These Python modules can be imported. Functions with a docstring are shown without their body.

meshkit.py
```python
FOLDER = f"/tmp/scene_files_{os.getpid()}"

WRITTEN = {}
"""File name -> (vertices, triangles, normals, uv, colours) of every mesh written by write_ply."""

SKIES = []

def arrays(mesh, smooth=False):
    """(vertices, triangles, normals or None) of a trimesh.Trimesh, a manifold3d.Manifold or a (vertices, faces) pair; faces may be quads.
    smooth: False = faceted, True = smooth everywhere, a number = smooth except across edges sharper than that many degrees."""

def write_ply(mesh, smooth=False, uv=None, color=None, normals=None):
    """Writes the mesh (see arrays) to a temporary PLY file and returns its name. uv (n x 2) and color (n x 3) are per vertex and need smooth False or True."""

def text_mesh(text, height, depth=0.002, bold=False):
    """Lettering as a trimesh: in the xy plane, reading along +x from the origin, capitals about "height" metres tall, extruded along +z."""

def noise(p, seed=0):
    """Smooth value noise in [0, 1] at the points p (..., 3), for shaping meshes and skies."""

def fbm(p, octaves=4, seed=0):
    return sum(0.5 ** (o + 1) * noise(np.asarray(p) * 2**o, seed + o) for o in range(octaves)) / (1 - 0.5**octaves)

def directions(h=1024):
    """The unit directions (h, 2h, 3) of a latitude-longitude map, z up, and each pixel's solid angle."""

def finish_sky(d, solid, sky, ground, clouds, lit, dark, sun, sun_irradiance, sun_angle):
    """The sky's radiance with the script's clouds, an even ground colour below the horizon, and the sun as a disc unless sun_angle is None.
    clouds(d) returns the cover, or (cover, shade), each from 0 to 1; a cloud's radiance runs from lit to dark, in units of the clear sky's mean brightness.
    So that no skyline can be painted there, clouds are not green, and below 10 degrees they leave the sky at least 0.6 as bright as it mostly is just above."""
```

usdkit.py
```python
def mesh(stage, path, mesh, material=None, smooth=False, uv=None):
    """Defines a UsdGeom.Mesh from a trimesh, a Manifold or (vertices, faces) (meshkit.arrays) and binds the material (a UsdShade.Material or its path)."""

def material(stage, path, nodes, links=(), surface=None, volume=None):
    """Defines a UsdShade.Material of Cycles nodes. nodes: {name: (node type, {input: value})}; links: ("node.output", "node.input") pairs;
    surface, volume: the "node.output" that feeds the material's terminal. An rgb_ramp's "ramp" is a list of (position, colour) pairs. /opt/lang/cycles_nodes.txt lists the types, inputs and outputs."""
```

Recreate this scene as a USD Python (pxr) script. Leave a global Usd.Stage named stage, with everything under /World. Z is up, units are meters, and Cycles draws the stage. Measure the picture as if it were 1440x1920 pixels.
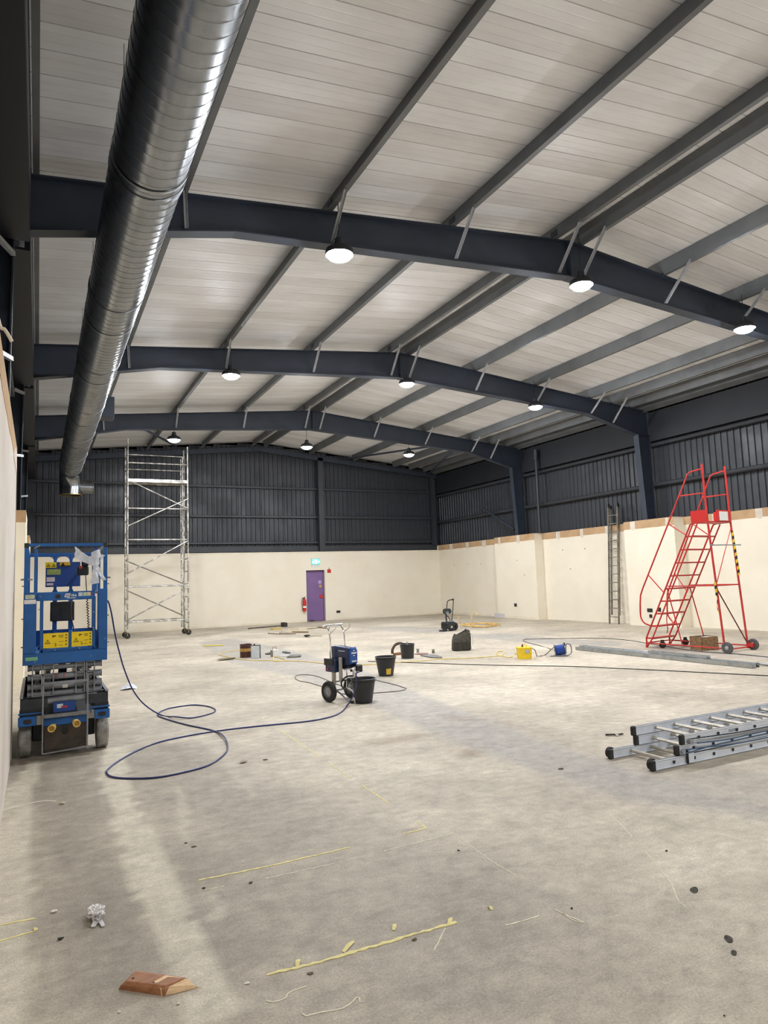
import math, random
import numpy as np
import trimesh
import usdkit, meshkit
from pxr import Usd, UsdGeom, UsdLux, UsdShade, Sdf, Gf
from scipy.spatial import ConvexHull

random.seed(7)
RNG = np.random.default_rng(7)
stage = Usd.Stage.CreateInMemory()
UsdGeom.SetStageUpAxis(stage, UsdGeom.Tokens.z)
UsdGeom.SetStageMetersPerUnit(stage, 1.0)
UsdGeom.Xform.Define(stage, '/World')
UsdGeom.Scope.Define(stage, '/World/Looks')
PI = math.pi

# ------------------------------------------------------------------ camera, light, exposure
EXPOSURE = 0.0
LAMP_STRENGTH = 640.0
FPX, PITCH, YAW, ROLL = 1291.256, math.radians(5.62027), math.radians(26.7253), math.radians(-1.97707)
CAM = np.array([0.0, 0.0, 1.65])


def cam_basis():
    cy, sy, cp, sp = math.cos(YAW), math.sin(YAW), math.cos(PITCH), math.sin(PITCH)
    fwd = np.array([sy * cp, cy * cp, sp])
    right = np.array([cy, -sy, 0.0])
    up = np.cross(right, fwd)
    c, s = math.cos(ROLL), math.sin(ROLL)
    return c * right + s * up, -s * right + c * up, fwd


CR, CU, CF = cam_basis()
camera = UsdGeom.Camera.Define(stage, '/World/camera')
M = Gf.Matrix4d(1.0)
for i, v in enumerate((CR, CU, -CF)):
    M.SetRow3(i, Gf.Vec3d(*map(float, v)))
M.SetTranslateOnly(Gf.Vec3d(*CAM))
camera.AddTransformOp().Set(M)
camera.CreateHorizontalApertureAttr(36.0)
camera.CreateVerticalApertureAttr(48.0)
camera.CreateFocalLengthAttr(36.0 * FPX / 1440)
camera.CreateClippingRangeAttr(Gf.Vec2f(0.05, 200))
camera.CreateExposureAttr(EXPOSURE)


def at(px, py, axis=2, val=0.0):
    """The point of the plane axis = val that was measured at this place of the photograph (1440 x 1920)."""
    d = CR * (px - 720) / FPX + CU * (960 - py) / FPX + CF
    return CAM + d * (val - CAM[axis]) / d[axis]


# ------------------------------------------------------------------ materials
LOOKS = {}


def mat(name, c1, c2=None, scale=3.0, detail=4.0, rough=0.5, rough2=None, metal=0.0, bump=0.0, bump_scale=None, spec=0.5, obj=False, lo=0.35, hi=0.65, emit=None, vscale=None):
    """Principled material whose colour wanders between c1 and c2 with noise."""
    if name in LOOKS:
        return LOOKS[name]
    nodes = {'p': ('principled_bsdf', {'base_color': c1, 'roughness': rough, 'metallic': metal, 'specular_ior_level': spec})}
    links = []
    if emit:
        nodes['p'][1].update(emission_color=c1, emission_strength=emit)
    if c2 is not None or bump or rough2 is not None:
        nodes['tc'] = ('texture_coordinate', {}) if obj else ('geometry', {})
        src = 'tc.object' if obj else 'tc.position'
        if vscale:
            nodes['mp'] = ('mapping', {'scale': vscale})
            links.append((src, 'mp.vector'))
            src = 'mp.vector'
        nodes['n'] = ('noise_texture', {'scale': scale, 'detail': detail, 'roughness': 0.6})
        links.append((src, 'n.vector'))
        if c2 is not None:
            nodes['r'] = ('rgb_ramp', {'ramp': [(lo, c1), (hi, c2)]})
            links += [('n.fac', 'r.fac'), ('r.color', 'p.base_color')]
        if rough2 is not None:
            nodes['mr'] = ('map_range', {'from_min': lo, 'from_max': hi, 'to_min': rough, 'to_max': rough2, 'clamp': True})
            links += [('n.fac', 'mr.value'), ('mr.result', 'p.roughness')]
        if bump:
            nodes['n2'] = ('noise_texture', {'scale': bump_scale or scale * 4, 'detail': 3.0})
            nodes['b'] = ('bump', {'strength': bump, 'distance': 0.01})
            links += [(src, 'n2.vector'), ('n2.fac', 'b.height'), ('b.normal', 'p.normal')]
    LOOKS[name] = usdkit.material(stage, '/World/Looks/' + name, nodes, links, surface='p.BSDF')
    return LOOKS[name]


def srgb(r, g, b):
    f = lambda c: (c / 255) / 12.92 if c / 255 <= 0.04045 else ((c / 255 + 0.055) / 1.055) ** 2.4
    return (f(r), f(g), f(b))


CREAM = mat('cream_paint', srgb(239, 232, 215), srgb(234, 225, 206), scale=0.9, rough=0.75, bump=0.05, bump_scale=30)
CREAM_EDGE = mat('pale_paint_edge', srgb(236, 228, 210), srgb(222, 212, 192), scale=2, rough=0.8)
PLASTER = mat('white_plaster', srgb(222, 212, 198), srgb(205, 194, 180), scale=2.5, rough=0.85)
SKIM = mat('skim_plaster', srgb(222, 215, 206), srgb(203, 193, 182), scale=0.8, detail=3, rough=0.85, bump=0.05)
BOARD = mat('bare_plasterboard', srgb(196, 164, 126), srgb(180, 148, 112), scale=2.2, rough=0.9)
CLAD = mat('charcoal_cladding_paint', srgb(54, 57, 63), srgb(48, 51, 57), scale=1.2, rough=0.38, rough2=0.55, bump=0.03, bump_scale=3)
STEEL = mat('navy_steel_paint', srgb(48, 56, 70), srgb(42, 50, 63), scale=1.5, rough=0.5, rough2=0.6)
LINER = mat('white_liner_sheet', srgb(226, 227, 229), srgb(211, 211, 213), scale=0.7, rough=0.5, vscale=(1, 3, 1))
LINER2 = mat('white_liner_sheet_aged', srgb(219, 219, 220), srgb(204, 203, 204), scale=0.8, rough=0.5, vscale=(1, 3, 1))
PURLIN = mat('grey_purlin_steel', srgb(112, 115, 117), srgb(98, 101, 104), scale=1.5, rough=0.5, metal=0.3)
BRACE = mat('galvanised_brace', srgb(172, 175, 179), srgb(152, 155, 160), scale=6, rough=0.45, metal=0.2)
GALV = mat('galvanised_duct', srgb(146, 149, 153), srgb(128, 132, 136), scale=2, rough=0.22, rough2=0.33, metal=1.0)
GALV2 = mat('galvanised_steel', srgb(176, 180, 182), srgb(150, 155, 158), scale=9, rough=0.3, rough2=0.45, metal=0.9)
ALU = mat('aluminium', srgb(205, 205, 203), srgb(176, 176, 174), scale=6, rough=0.3, rough2=0.45, metal=0.9)
ALU_PAINTY = mat('paint_splashed_aluminium', srgb(214, 211, 205), srgb(150, 147, 140), scale=5, rough=0.45, metal=0.5, lo=0.42, hi=0.55)
ALU_DULL = mat('dull_aluminium', srgb(150, 145, 136), srgb(120, 115, 106), scale=6, rough=0.5, metal=0.5)
CHROME = mat('chrome', srgb(225, 226, 228), rough=0.12, metal=1.0)
BLACK = mat('black_plastic', srgb(30, 31, 33), srgb(40, 41, 43), scale=8, rough=0.5)
RUBBER = mat('black_rubber', srgb(34, 34, 34), srgb(52, 51, 49), scale=12, rough=0.8)
LAMP_BODY = mat('lamp_housing', srgb(38, 40, 44), rough=0.45, metal=0.3)
FASCIA = mat('dark_fascia_paint', srgb(31, 34, 41), srgb(27, 30, 37), scale=1.5, rough=0.6)
LAMP_GLOW = usdkit.material(stage, '/World/Looks/lamp_glow', {'e': ('emission', {'color': (0.95, 0.965, 1.0), 'strength': LAMP_STRENGTH})}, surface='e.emission')
HALF_RED = mat('red_paint', srgb(205, 52, 48), srgb(180, 44, 42), scale=5, rough=0.4)
RED = mat('red_gloss', srgb(200, 40, 38), rough=0.35)
BLUE = mat('lift_blue_paint', srgb(24, 98, 172), srgb(30, 88, 152), scale=4, rough=0.42, rough2=0.6)
BLUE_D = mat('deep_blue_paint', srgb(22, 66, 138), rough=0.45)
YELLOW = mat('safety_yellow', srgb(240, 205, 30), srgb(228, 192, 26), scale=8, rough=0.5)
WHITE = mat('white_print', srgb(232, 232, 230), rough=0.6)
DARK_PRINT = mat('black_print', srgb(28, 26, 20), rough=0.6)
GREY_METAL = mat('grey_scissor_steel', srgb(150, 154, 160), srgb(124, 128, 134), scale=7, rough=0.38, metal=0.2)
DARK_METAL = mat('dark_scissor_steel', srgb(60, 64, 70), srgb(46, 49, 54), scale=7, rough=0.45, metal=0.3)
TYRE = mat('dusty_tyre', srgb(158, 154, 148), srgb(118, 115, 110), scale=14, rough=0.9)

# ------------------------------------------------------------------ mesh helpers


class G:
    """Collects shapes that become one mesh."""

    def __init__(self):
        self.v, self.f, self.n = [], [], 0

    def add(self, v, f):
        v, f = np.asarray(v, float), np.asarray(f, int)
        if f.shape[1] == 4:
            f = np.vstack([f[:, [0, 1, 2]], f[:, [0, 2, 3]]])
        self.v.append(v)
        self.f.append(f + self.n)
        self.n += len(v)
        return self

    def tri(self, m):
        return self.add(m.vertices, m.faces)

    def hull(self, pts):
        pts = np.asarray(pts, float)
        m = trimesh.convex.convex_hull(pts)
        return self.add(m.vertices, m.faces)

    def box(self, c, s, bev=0.0, R=None):
        c, h = np.asarray(c, float), np.asarray(s, float) / 2
        if bev <= 0:
            v = np.array([[x, y, z] for x in (-1, 1) for y in (-1, 1) for z in (-1, 1)], float) * h
            f = [[0, 1, 3, 2], [4, 6, 7, 5], [0, 4, 5, 1], [2, 3, 7, 6], [0, 2, 6, 4], [1, 5, 7, 3]]
            if R is not None:
                v = v @ np.asarray(R).T
            return self.add(v + c, f)
        b = min(bev, h.min() * 0.95)
        v = []
        for x in (-1, 1):
            for y in (-1, 1):
                for z in (-1, 1):
                    s3 = np.array([x, y, z])
                    for k in range(3):
                        o = h - b
                        o[k] = h[k]
                        v.append(s3 * o)
        v = np.array(v)
        if R is not None:
            v = v @ np.asarray(R).T
        return self.hull(v + c)

    def b2(self, lo, hi, bev=0.0):
        lo, hi = np.asarray(lo, float), np.asarray(hi, float)
        return self.box((lo + hi) / 2, np.abs(hi - lo), bev)

    def bar(self, p, q, w, h, up=(0, 0, 1), bev=0.0):
        """A w (sideways) by h (along up) bar from p to q."""
        p, q = np.asarray(p, float), np.asarray(q, float)
        d = q - p
        L = np.linalg.norm(d)
        d = d / L
        u = np.asarray(up, float)
        if abs(d @ u) > 0.98:
            u = np.array([1.0, 0, 0]) if abs(d[0]) < 0.9 else np.array([0, 1.0, 0])
        s = np.cross(d, u)
        s /= np.linalg.norm(s)
        u = np.cross(s, d)
        return self.box((p + q) / 2, (L, w, h), bev, np.stack([d, s, u], 1))

    def tube(self, pts, r, sides=10, cap=True):
        p = np.asarray(pts, float)
        keep = [0] + [i for i in range(1, len(p)) if np.linalg.norm(p[i] - p[i - 1]) > 1e-6]
        p = p[keep]
        t = np.gradient(p, axis=0)
        t /= np.linalg.norm(t, axis=1, keepdims=True) + 1e-12
        a = np.cross(t[0], [0, 0, 1.0] if abs(t[0][2]) < 0.9 else [1.0, 0, 0])
        a /= np.linalg.norm(a)
        A = []
        for i in range(len(p)):
            a = a - t[i] * (a @ t[i])
            a /= np.linalg.norm(a) + 1e-12
            A.append(a)
        A = np.array(A)
        B = np.cross(t, A)
        ang = np.arange(sides) * 2 * PI / sides
        rr = np.broadcast_to(r, (len(p),))[:, None, None]
        v = (p[:, None] + rr * (np.cos(ang)[None, :, None] * A[:, None] + np.sin(ang)[None, :, None] * B[:, None])).reshape(-1, 3)
        n = len(p)
        i, j = np.meshgrid(np.arange(n - 1), np.arange(sides), indexing='ij')
        q = np.stack([i * sides + j, i * sides + (j + 1) % sides, (i + 1) * sides + (j + 1) % sides, (i + 1) * sides + j], -1).reshape(-1, 4)
        f = np.vstack([q[:, [0, 1, 2]], q[:, [0, 2, 3]]])
        if cap:
            v = np.vstack([v, p[0], p[-1]])
            k = np.arange(sides)
            k2 = (k + 1) % sides
            f = np.vstack([f, np.stack([np.full(sides, n * sides), k2, k], 1), np.stack([np.full(sides, n * sides + 1), (n - 1) * sides + k, (n - 1) * sides + k2], 1)])
        return self.add(v, f)

    def cyl(self, p, q, r, sides=16, r2=None):
        p, q = np.asarray(p, float), np.asarray(q, float)
        return self.tube([p, q], [r, r if r2 is None else r2], sides)

    def lathe(self, prof, origin=(0, 0, 0), axis=(0, 0, 1), sides=28):
        """prof: (radius, height) pairs; open ends are not closed (give r = 0 to close)."""
        prof = np.asarray(prof, float)
        ax = np.asarray(axis, float) / np.linalg.norm(axis)
        a = np.cross(ax, [1.0, 0, 0] if abs(ax[0]) < 0.9 else [0, 1.0, 0])
        a /= np.linalg.norm(a)
        b = np.cross(ax, a)
        ang = np.arange(sides) * 2 * PI / sides
        ring = np.cos(ang)[:, None] * a + np.sin(ang)[:, None] * b
        v = (np.asarray(origin, float) + prof[:, 1, None, None] * ax + prof[:, 0, None, None] * ring[None]).reshape(-1, 3)
        n = len(prof)
        i, j = np.meshgrid(np.arange(n - 1), np.arange(sides), indexing='ij')
        q = np.stack([i * sides + j, i * sides + (j + 1) % sides, (i + 1) * sides + (j + 1) % sides, (i + 1) * sides + j], -1).reshape(-1, 4)
        return self.add(v, q)

    def prism(self, poly, o, u, w, d):
        """The plane polygon (a, b) -> o + a u + b w, extruded by the vector d."""
        from shapely.geometry import Polygon
        pg = poly if hasattr(poly, 'exterior') else Polygon(poly)
        m = trimesh.creation.extrude_polygon(pg, 1.0, engine='earcut')
        o, u, w, d = (np.asarray(x, float) for x in (o, u, w, d))
        v = o + m.vertices[:, :1] * u + m.vertices[:, 1:2] * w + m.vertices[:, 2:3] * d
        return self.add(v, m.faces if np.cross(u, w) @ d > 0 else m.faces[:, ::-1])

    def mesh(self):
        return np.vstack(self.v), np.vstack(self.f)


COUNT = {}


def path_for(parent, name):
    key = (parent, name)
    k = COUNT.get(key, 0)
    COUNT[key] = k + 1
    return f'{parent}/{name}' + (f'_{k:03d}' if k else '')


def tag(prim, label=None, cat=None, group=None, kind=None):
    for k, v in (('label', label), ('category', cat), ('group', group), ('kind', kind)):
        if v:
            prim.SetCustomDataByKey(k, v)
    return prim


def thing(name, label=None, cat=None, loc=(0, 0, 0), rz=0.0, group=None, kind=None):
    x = UsdGeom.Xform.Define(stage, path_for('/World', name))
    x.AddTranslateOp().Set(Gf.Vec3d(*map(float, loc)))
    if rz:
        x.AddRotateZOp().Set(float(math.degrees(rz)))
    return tag(x.GetPrim(), label, cat, group, kind)


def part(name, g, m, parent, label=None, smooth=35, kind=None):
    if isinstance(g, G):
        g = g.mesh()
    p = usdkit.mesh(stage, path_for(str(parent.GetPath()), name), g, m, smooth=smooth).GetPrim()
    return tag(p, label, kind=kind)


def solo(name, g, m, label=None, cat=None, group=None, kind=None, smooth=35):
    """A thing that is one mesh, its origin at the middle of its underside."""
    v, f = g.mesh() if isinstance(g, G) else g
    o = np.array([(v[:, 0].min() + v[:, 0].max()) / 2, (v[:, 1].min() + v[:, 1].max()) / 2, v[:, 2].min()])
    mesh = usdkit.mesh(stage, path_for('/World', name), (v - o, f), m, smooth=smooth)
    mesh.AddTranslateOp().Set(Gf.Vec3d(*map(float, o)))
    return tag(mesh.GetPrim(), label, cat, group, kind)


def copy_of(src, label, loc, rz=0.0):
    was = src.GetCustomData()
    r = thing(src.GetName(), label, was['category'], loc, rz, was.get('group'))
    r.GetReferences().AddInternalReference(src.GetPath())
    r.SetInstanceable(True)
    return r


def curve(pts, n=8, closed=False):
    """Catmull-Rom through the points."""
    p = [np.asarray(x, float) for x in pts]
    if closed:
        p = [p[-1]] + p + [p[0], p[1]]
    else:
        p = [2 * p[0] - p[1]] + p + [2 * p[-1] - p[-2]]
    out = []
    for i in range(1, len(p) - 2):
        for k in range(n):
            t = k / n
            a, b, c, d = p[i - 1:i + 3]
            out.append(0.5 * (2 * b + (c - a) * t + (2 * a - 5 * b + 4 * c - d) * t * t + (3 * b - a - 3 * c + d) * t ** 3))
    out.append(p[-2])
    return np.array(out)


def floor_line(px, r, lift=0.0):
    return [at(x, y, 2, r + lift) for x, y in px]


# ------------------------------------------------------------------ the hall
Y0, YB = -7.0, 28.1            # cladding of the front and back walls
XL, XR = -0.62, 17.05          # cladding of the side walls
RIDGE_X, RIDGE_Z, SLOPE = 8.17, 7.40, 0.0985
FRAMES = (2.5, 8.8, 15.1, 21.4)


def raf_z(x):
    return RIDGE_Z - SLOPE * abs(x - RIDGE_X)


# floor: one slab; the vertex attribute 'wear' holds where old tracks (r), screed patches (g) and stains (b) lie
from shapely.geometry import Polygon, LineString
from shapely import contains_xy
from scipy.ndimage import gaussian_filter


def floor_poly(px):
    return Polygon([tuple(at(x, y)[:2]) for x, y in px]).buffer(0)


gx = np.unique(np.round(np.concatenate([np.arange(-0.7, 7, 0.05), np.arange(7, 17.15, 0.1)]), 3))
gy = np.unique(np.round(np.concatenate([np.arange(-7.1, 1, 0.3), np.arange(1, 9, 0.04), np.arange(9, 28.25, 0.1)]), 3))
X, Y = np.meshgrid(gx, gy, indexing='ij')
jit = np.stack([X * 3, Y * 3, 0 * X], -1)
JX = X + 0.07 * (meshkit.fbm(jit * 2, 3, 1) - 0.5)
JY = Y + 0.14 * (meshkit.fbm(jit * 2, 3, 5) - 0.5)


def mask(polys, blur=0.8):
    m = np.zeros(X.shape)
    for pg, a in polys:
        m = np.maximum(m, a * contains_xy(pg, JX.ravel(), JY.ravel()).reshape(X.shape))
    return gaussian_filter(m, blur)


track = [(196, 1405), (188, 1440), (187, 1465), (198, 1490), (210, 1520), (222, 1580), (238, 1635), (258, 1685), (285, 1725), (305, 1775), (330, 1830), (355, 1920), (455, 1920), (435, 1870), (402, 1795), (370, 1730), (345, 1690), (312, 1615), (292, 1570), (268, 1530), (247, 1485), (238, 1440), (246, 1395)]
track2 = [(52, 1428), (18, 1480), (-60, 1560), (-400, 1920), (58, 1920), (58, 1800), (60, 1690), (57, 1600), (56, 1540), (62, 1490), (70, 1450), (80, 1425)]
pale = mask([(floor_poly(track), 1.0), (floor_poly(track2), 0.85),
             (floor_poly([(330, 1470), (350, 1480), (352, 1575), (340, 1578), (333, 1540)]), 0.55),
             (floor_poly([(388, 1680), (415, 1680), (420, 1710), (405, 1720), (388, 1715), (396, 1700)]), 0.8),
             (floor_poly([(370, 1375), (400, 1375), (490, 1490), (470, 1500)]), 0.4),
             (floor_poly([(202, 1283), (222, 1279), (222, 1284), (205, 1288)]), 1.0),
             (floor_poly([(205, 1265), (240, 1266), (215, 1270)]), 0.5),
             (floor_poly([(420, 1880), (500, 1865), (560, 1870), (430, 1920), (350, 1920)]), 0.5)], 0.45)
screed = mask([(floor_poly([(372, 1205), (430, 1197), (520, 1213), (660, 1248), (760, 1290), (960, 1370), (1200, 1450), (1500, 1530), (1440, 1528), (1190, 1502), (930, 1421), (690, 1322), (560, 1270), (430, 1243)]), 0.85),
               (floor_poly([(860, 1193), (950, 1186), (1044, 1198), (1165, 1203), (1160, 1212), (1010, 1207), (930, 1200)]), 0.9),
               (floor_poly([(660, 1177), (760, 1175), (860, 1181), (830, 1187), (740, 1184)]), 0.8),
               (floor_poly([(1180, 1205), (1340, 1215), (1440, 1228), (1440, 1240), (1240, 1222)]), 0.6),
               (floor_poly([(1130, 1465), (1500, 1440), (1500, 1560), (1300, 1515)]), 0.45)], 1.0)
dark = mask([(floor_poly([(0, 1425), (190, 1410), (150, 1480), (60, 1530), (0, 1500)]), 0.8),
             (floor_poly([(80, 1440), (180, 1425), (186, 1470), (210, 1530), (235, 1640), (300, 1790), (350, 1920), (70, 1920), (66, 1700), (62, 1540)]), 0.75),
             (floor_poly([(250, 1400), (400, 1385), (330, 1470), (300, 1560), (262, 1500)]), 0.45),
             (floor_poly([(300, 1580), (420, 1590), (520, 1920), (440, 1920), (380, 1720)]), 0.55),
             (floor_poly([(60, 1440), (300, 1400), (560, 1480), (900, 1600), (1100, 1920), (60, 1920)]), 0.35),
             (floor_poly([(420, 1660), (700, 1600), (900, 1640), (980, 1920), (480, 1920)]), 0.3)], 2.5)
stain = mask([(floor_poly([(860, 1405), (905, 1407), (890, 1418), (865, 1420)]), 0.9),
              (floor_poly([(840, 1340), (900, 1348), (885, 1355), (842, 1348)]), 0.6),
              (floor_poly([(690, 1388), (800, 1375), (790, 1388), (700, 1398)]), 0.55),
              (floor_poly([(395, 1372), (480, 1368), (470, 1380), (400, 1385)]), 0.5),
              (floor_poly([(300, 1392), (345, 1400), (335, 1408), (305, 1404)]), 0.6)], 1.2)
fv = np.stack([X, Y, np.zeros_like(X)], -1).reshape(-1, 3)
ni, nj = X.shape
ii, jj = np.meshgrid(np.arange(ni - 1), np.arange(nj - 1), indexing='ij')
ff = np.stack([ii * nj + jj, (ii + 1) * nj + jj, (ii + 1) * nj + jj + 1, ii * nj + jj + 1], -1).reshape(-1, 4)
nodes = {
    'g': ('geometry', {}), 'a': ('attribute', {'attribute': 'wear'}), 'ad': ('attribute', {'attribute': 'dust'}),
    'n1': ('noise_texture', {'scale': 0.55, 'detail': 6.0, 'roughness': 0.62}),
    'n2': ('noise_texture', {'scale': 9.0, 'detail': 8.0, 'roughness': 0.7}),
    'n3': ('noise_texture', {'scale': 90.0, 'detail': 4.0, 'roughness': 0.7}),
    'ms': ('mapping', {'scale': (1.5, 3.0, 1.0), 'rotation': (0, 0, 0.35)}),
    'n4': ('noise_texture', {'scale': 2.2, 'detail': 7.0, 'roughness': 0.72, 'distortion': 0.8}),
    'r1': ('rgb_ramp', {'ramp': [(0.32, srgb(163, 154, 139)), (0.5, srgb(187, 177, 160)), (0.66, srgb(206, 196, 178))]}),
    'r2': ('rgb_ramp', {'ramp': [(0.3, (0.78, 0.78, 0.78)), (0.5, (0.98, 0.98, 0.98)), (0.7, (1.16, 1.16, 1.16))]}),
    'r3': ('rgb_ramp', {'ramp': [(0.3, (0.76, 0.76, 0.75)), (0.62, (1.14, 1.14, 1.14))]}),
    'r4': ('rgb_ramp', {'ramp': [(0.36, (0.86, 0.86, 0.85)), (0.52, (1.0, 1.0, 1.0)), (0.68, (1.18, 1.18, 1.18))]}),
    'm1': ('mix', {'mix_type': 'multiply', 'fac': 1.0}), 'm2': ('mix', {'mix_type': 'multiply', 'fac': 1.0}), 'm3': ('mix', {'mix_type': 'multiply', 'fac': 0.85}),
    's': ('separate_color', {}), 'sd': ('separate_color', {}),
    'mp': ('mix', {'mix_type': 'mix', 'color2': srgb(206, 198, 180)}), 'fp': ('math', {'math_type': 'multiply', 'value2': 0.9}),
    'mg': ('mix', {'mix_type': 'mix', 'color2': srgb(158, 154, 149)}), 'fg': ('math', {'math_type': 'multiply', 'value2': 0.8}),
    'mb': ('mix', {'mix_type': 'mix', 'color2': srgb(122, 102, 78)}), 'fb': ('math', {'math_type': 'multiply', 'value2': 0.7}),
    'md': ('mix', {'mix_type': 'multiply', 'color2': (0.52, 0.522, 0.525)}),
    'b': ('bump', {'strength': 0.12, 'distance': 0.01}),
    'p': ('principled_bsdf', {'roughness': 0.62, 'specular_ior_level': 0.35}),
}
links = [('g.position', 'n1.vector'), ('g.position', 'n2.vector'), ('g.position', 'n3.vector'), ('g.position', 'ms.vector'), ('ms.vector', 'n4.vector'),
         ('n1.fac', 'r1.fac'), ('n2.fac', 'r2.fac'), ('n3.fac', 'r3.fac'), ('n4.fac', 'r4.fac'),
         ('a.color', 's.color'), ('ad.color', 'sd.color'),
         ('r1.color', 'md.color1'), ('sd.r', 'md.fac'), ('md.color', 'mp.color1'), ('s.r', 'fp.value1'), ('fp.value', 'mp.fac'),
         ('mp.color', 'mg.color1'), ('s.g', 'fg.value1'), ('fg.value', 'mg.fac'), ('mg.color', 'mb.color1'), ('s.b', 'fb.value1'), ('fb.value', 'mb.fac'),
         ('mb.color', 'm1.color1'), ('r2.color', 'm1.color2'), ('m1.color', 'm2.color1'), ('r3.color', 'm2.color2'), ('m2.color', 'm3.color1'), ('r4.color', 'm3.color2'),
         ('m3.color', 'p.base_color'), ('n3.fac', 'b.height'), ('b.normal', 'p.normal')]
FLOOR = usdkit.material(stage, '/World/Looks/worn_concrete', nodes, links, surface='p.BSDF')
fm = usdkit.mesh(stage, '/World/floor', (fv, ff), FLOOR)
from pxr import Vt
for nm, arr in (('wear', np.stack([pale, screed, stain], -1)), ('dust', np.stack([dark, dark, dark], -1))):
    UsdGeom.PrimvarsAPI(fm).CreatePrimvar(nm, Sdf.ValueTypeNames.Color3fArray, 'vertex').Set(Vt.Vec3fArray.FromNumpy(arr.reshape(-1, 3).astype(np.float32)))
COUNT[('/World', 'floor')] = 1
tag(fm.GetPrim(), 'worn pale concrete floor with old tracks and tape marks', 'floor', kind='structure')


# walls
def sheet_profile(width=1.0):
    pts = []
    for k in range(5):
        a = k * width / 5
        pts += [(a + 0.004, 0.0), (a + 0.116, 0.0), (a + 0.132, -0.032), (a + 0.178, -0.032), (a + 0.194, 0.0)]
    pts[-1] = (width - 0.004, 0.0)
    return pts + [(width - 0.004, 0.012), (0.004, 0.012)]


PROF = sheet_profile()


def cladding(wall, o, u, n, top, z0, count):
    for k in range(count):
        p = np.asarray(o, float) + np.asarray(u, float) * k
        z1 = min(top(p), top(p + np.asarray(u, float)))
        g = G().prism(PROF, (p[0], p[1], z0), u, n, (0, 0, z1 - z0))
        part('cladding_sheet', g, CLAD, wall, smooth=False)


wb = thing('wall_back', 'far end wall, cream plaster below and charcoal ribbed cladding above', 'wall', (0, 0, 0), kind='structure')
PT = 2.95
YP = 27.75
DX0, DX1, DZ = 10.17, 11.02, 2.16
part('plaster_panel', G().b2((-0.45, YP, 0), (DX0, YP + 0.2, PT)), CREAM, wb, smooth=False)
part('plaster_panel', G().b2((DX1, YP, 0), (16.78, YP + 0.2, PT)), CREAM, wb, smooth=False)
part('plaster_panel', G().b2((DX0, YP, DZ), (DX1, YP + 0.2, PT)), CREAM, wb, smooth=False)
part('capping_strip', G().b2((-0.45, YP - 0.004, PT - 0.07), (16.78, YP, PT + 0.004)), CREAM_EDGE, wb, smooth=False)
part('skirting_edge', G().b2((-0.45, YP - 0.006, 0), (DX0 - 0.02, YP, 0.075)), CREAM_EDGE, wb, smooth=False)
part('skirting_edge', G().b2((DX1 + 0.02, YP - 0.006, 0), (16.78, YP, 0.075)), CREAM_EDGE, wb, smooth=False)
cladding(wb, (XL, YB, 0), (1, 0, 0), (0, 1, 0), lambda p: raf_z(p[0]) + 0.24, PT - 0.2, 18)
for z in (3.36, 4.46, 5.69):
    part('sheeting_rail', G().b2((XL + 0.1, YP + 0.2, z - 0.05), (XR - 0.1, YP + 0.34, z + 0.05), 0.012), CLAD, wb)
part('sill_rail', G().b2((XL + 0.1, YP + 0.16, PT + 0.02), (XR - 0.1, YP + 0.3, PT + 0.26), 0.01), CLAD, wb)

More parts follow.
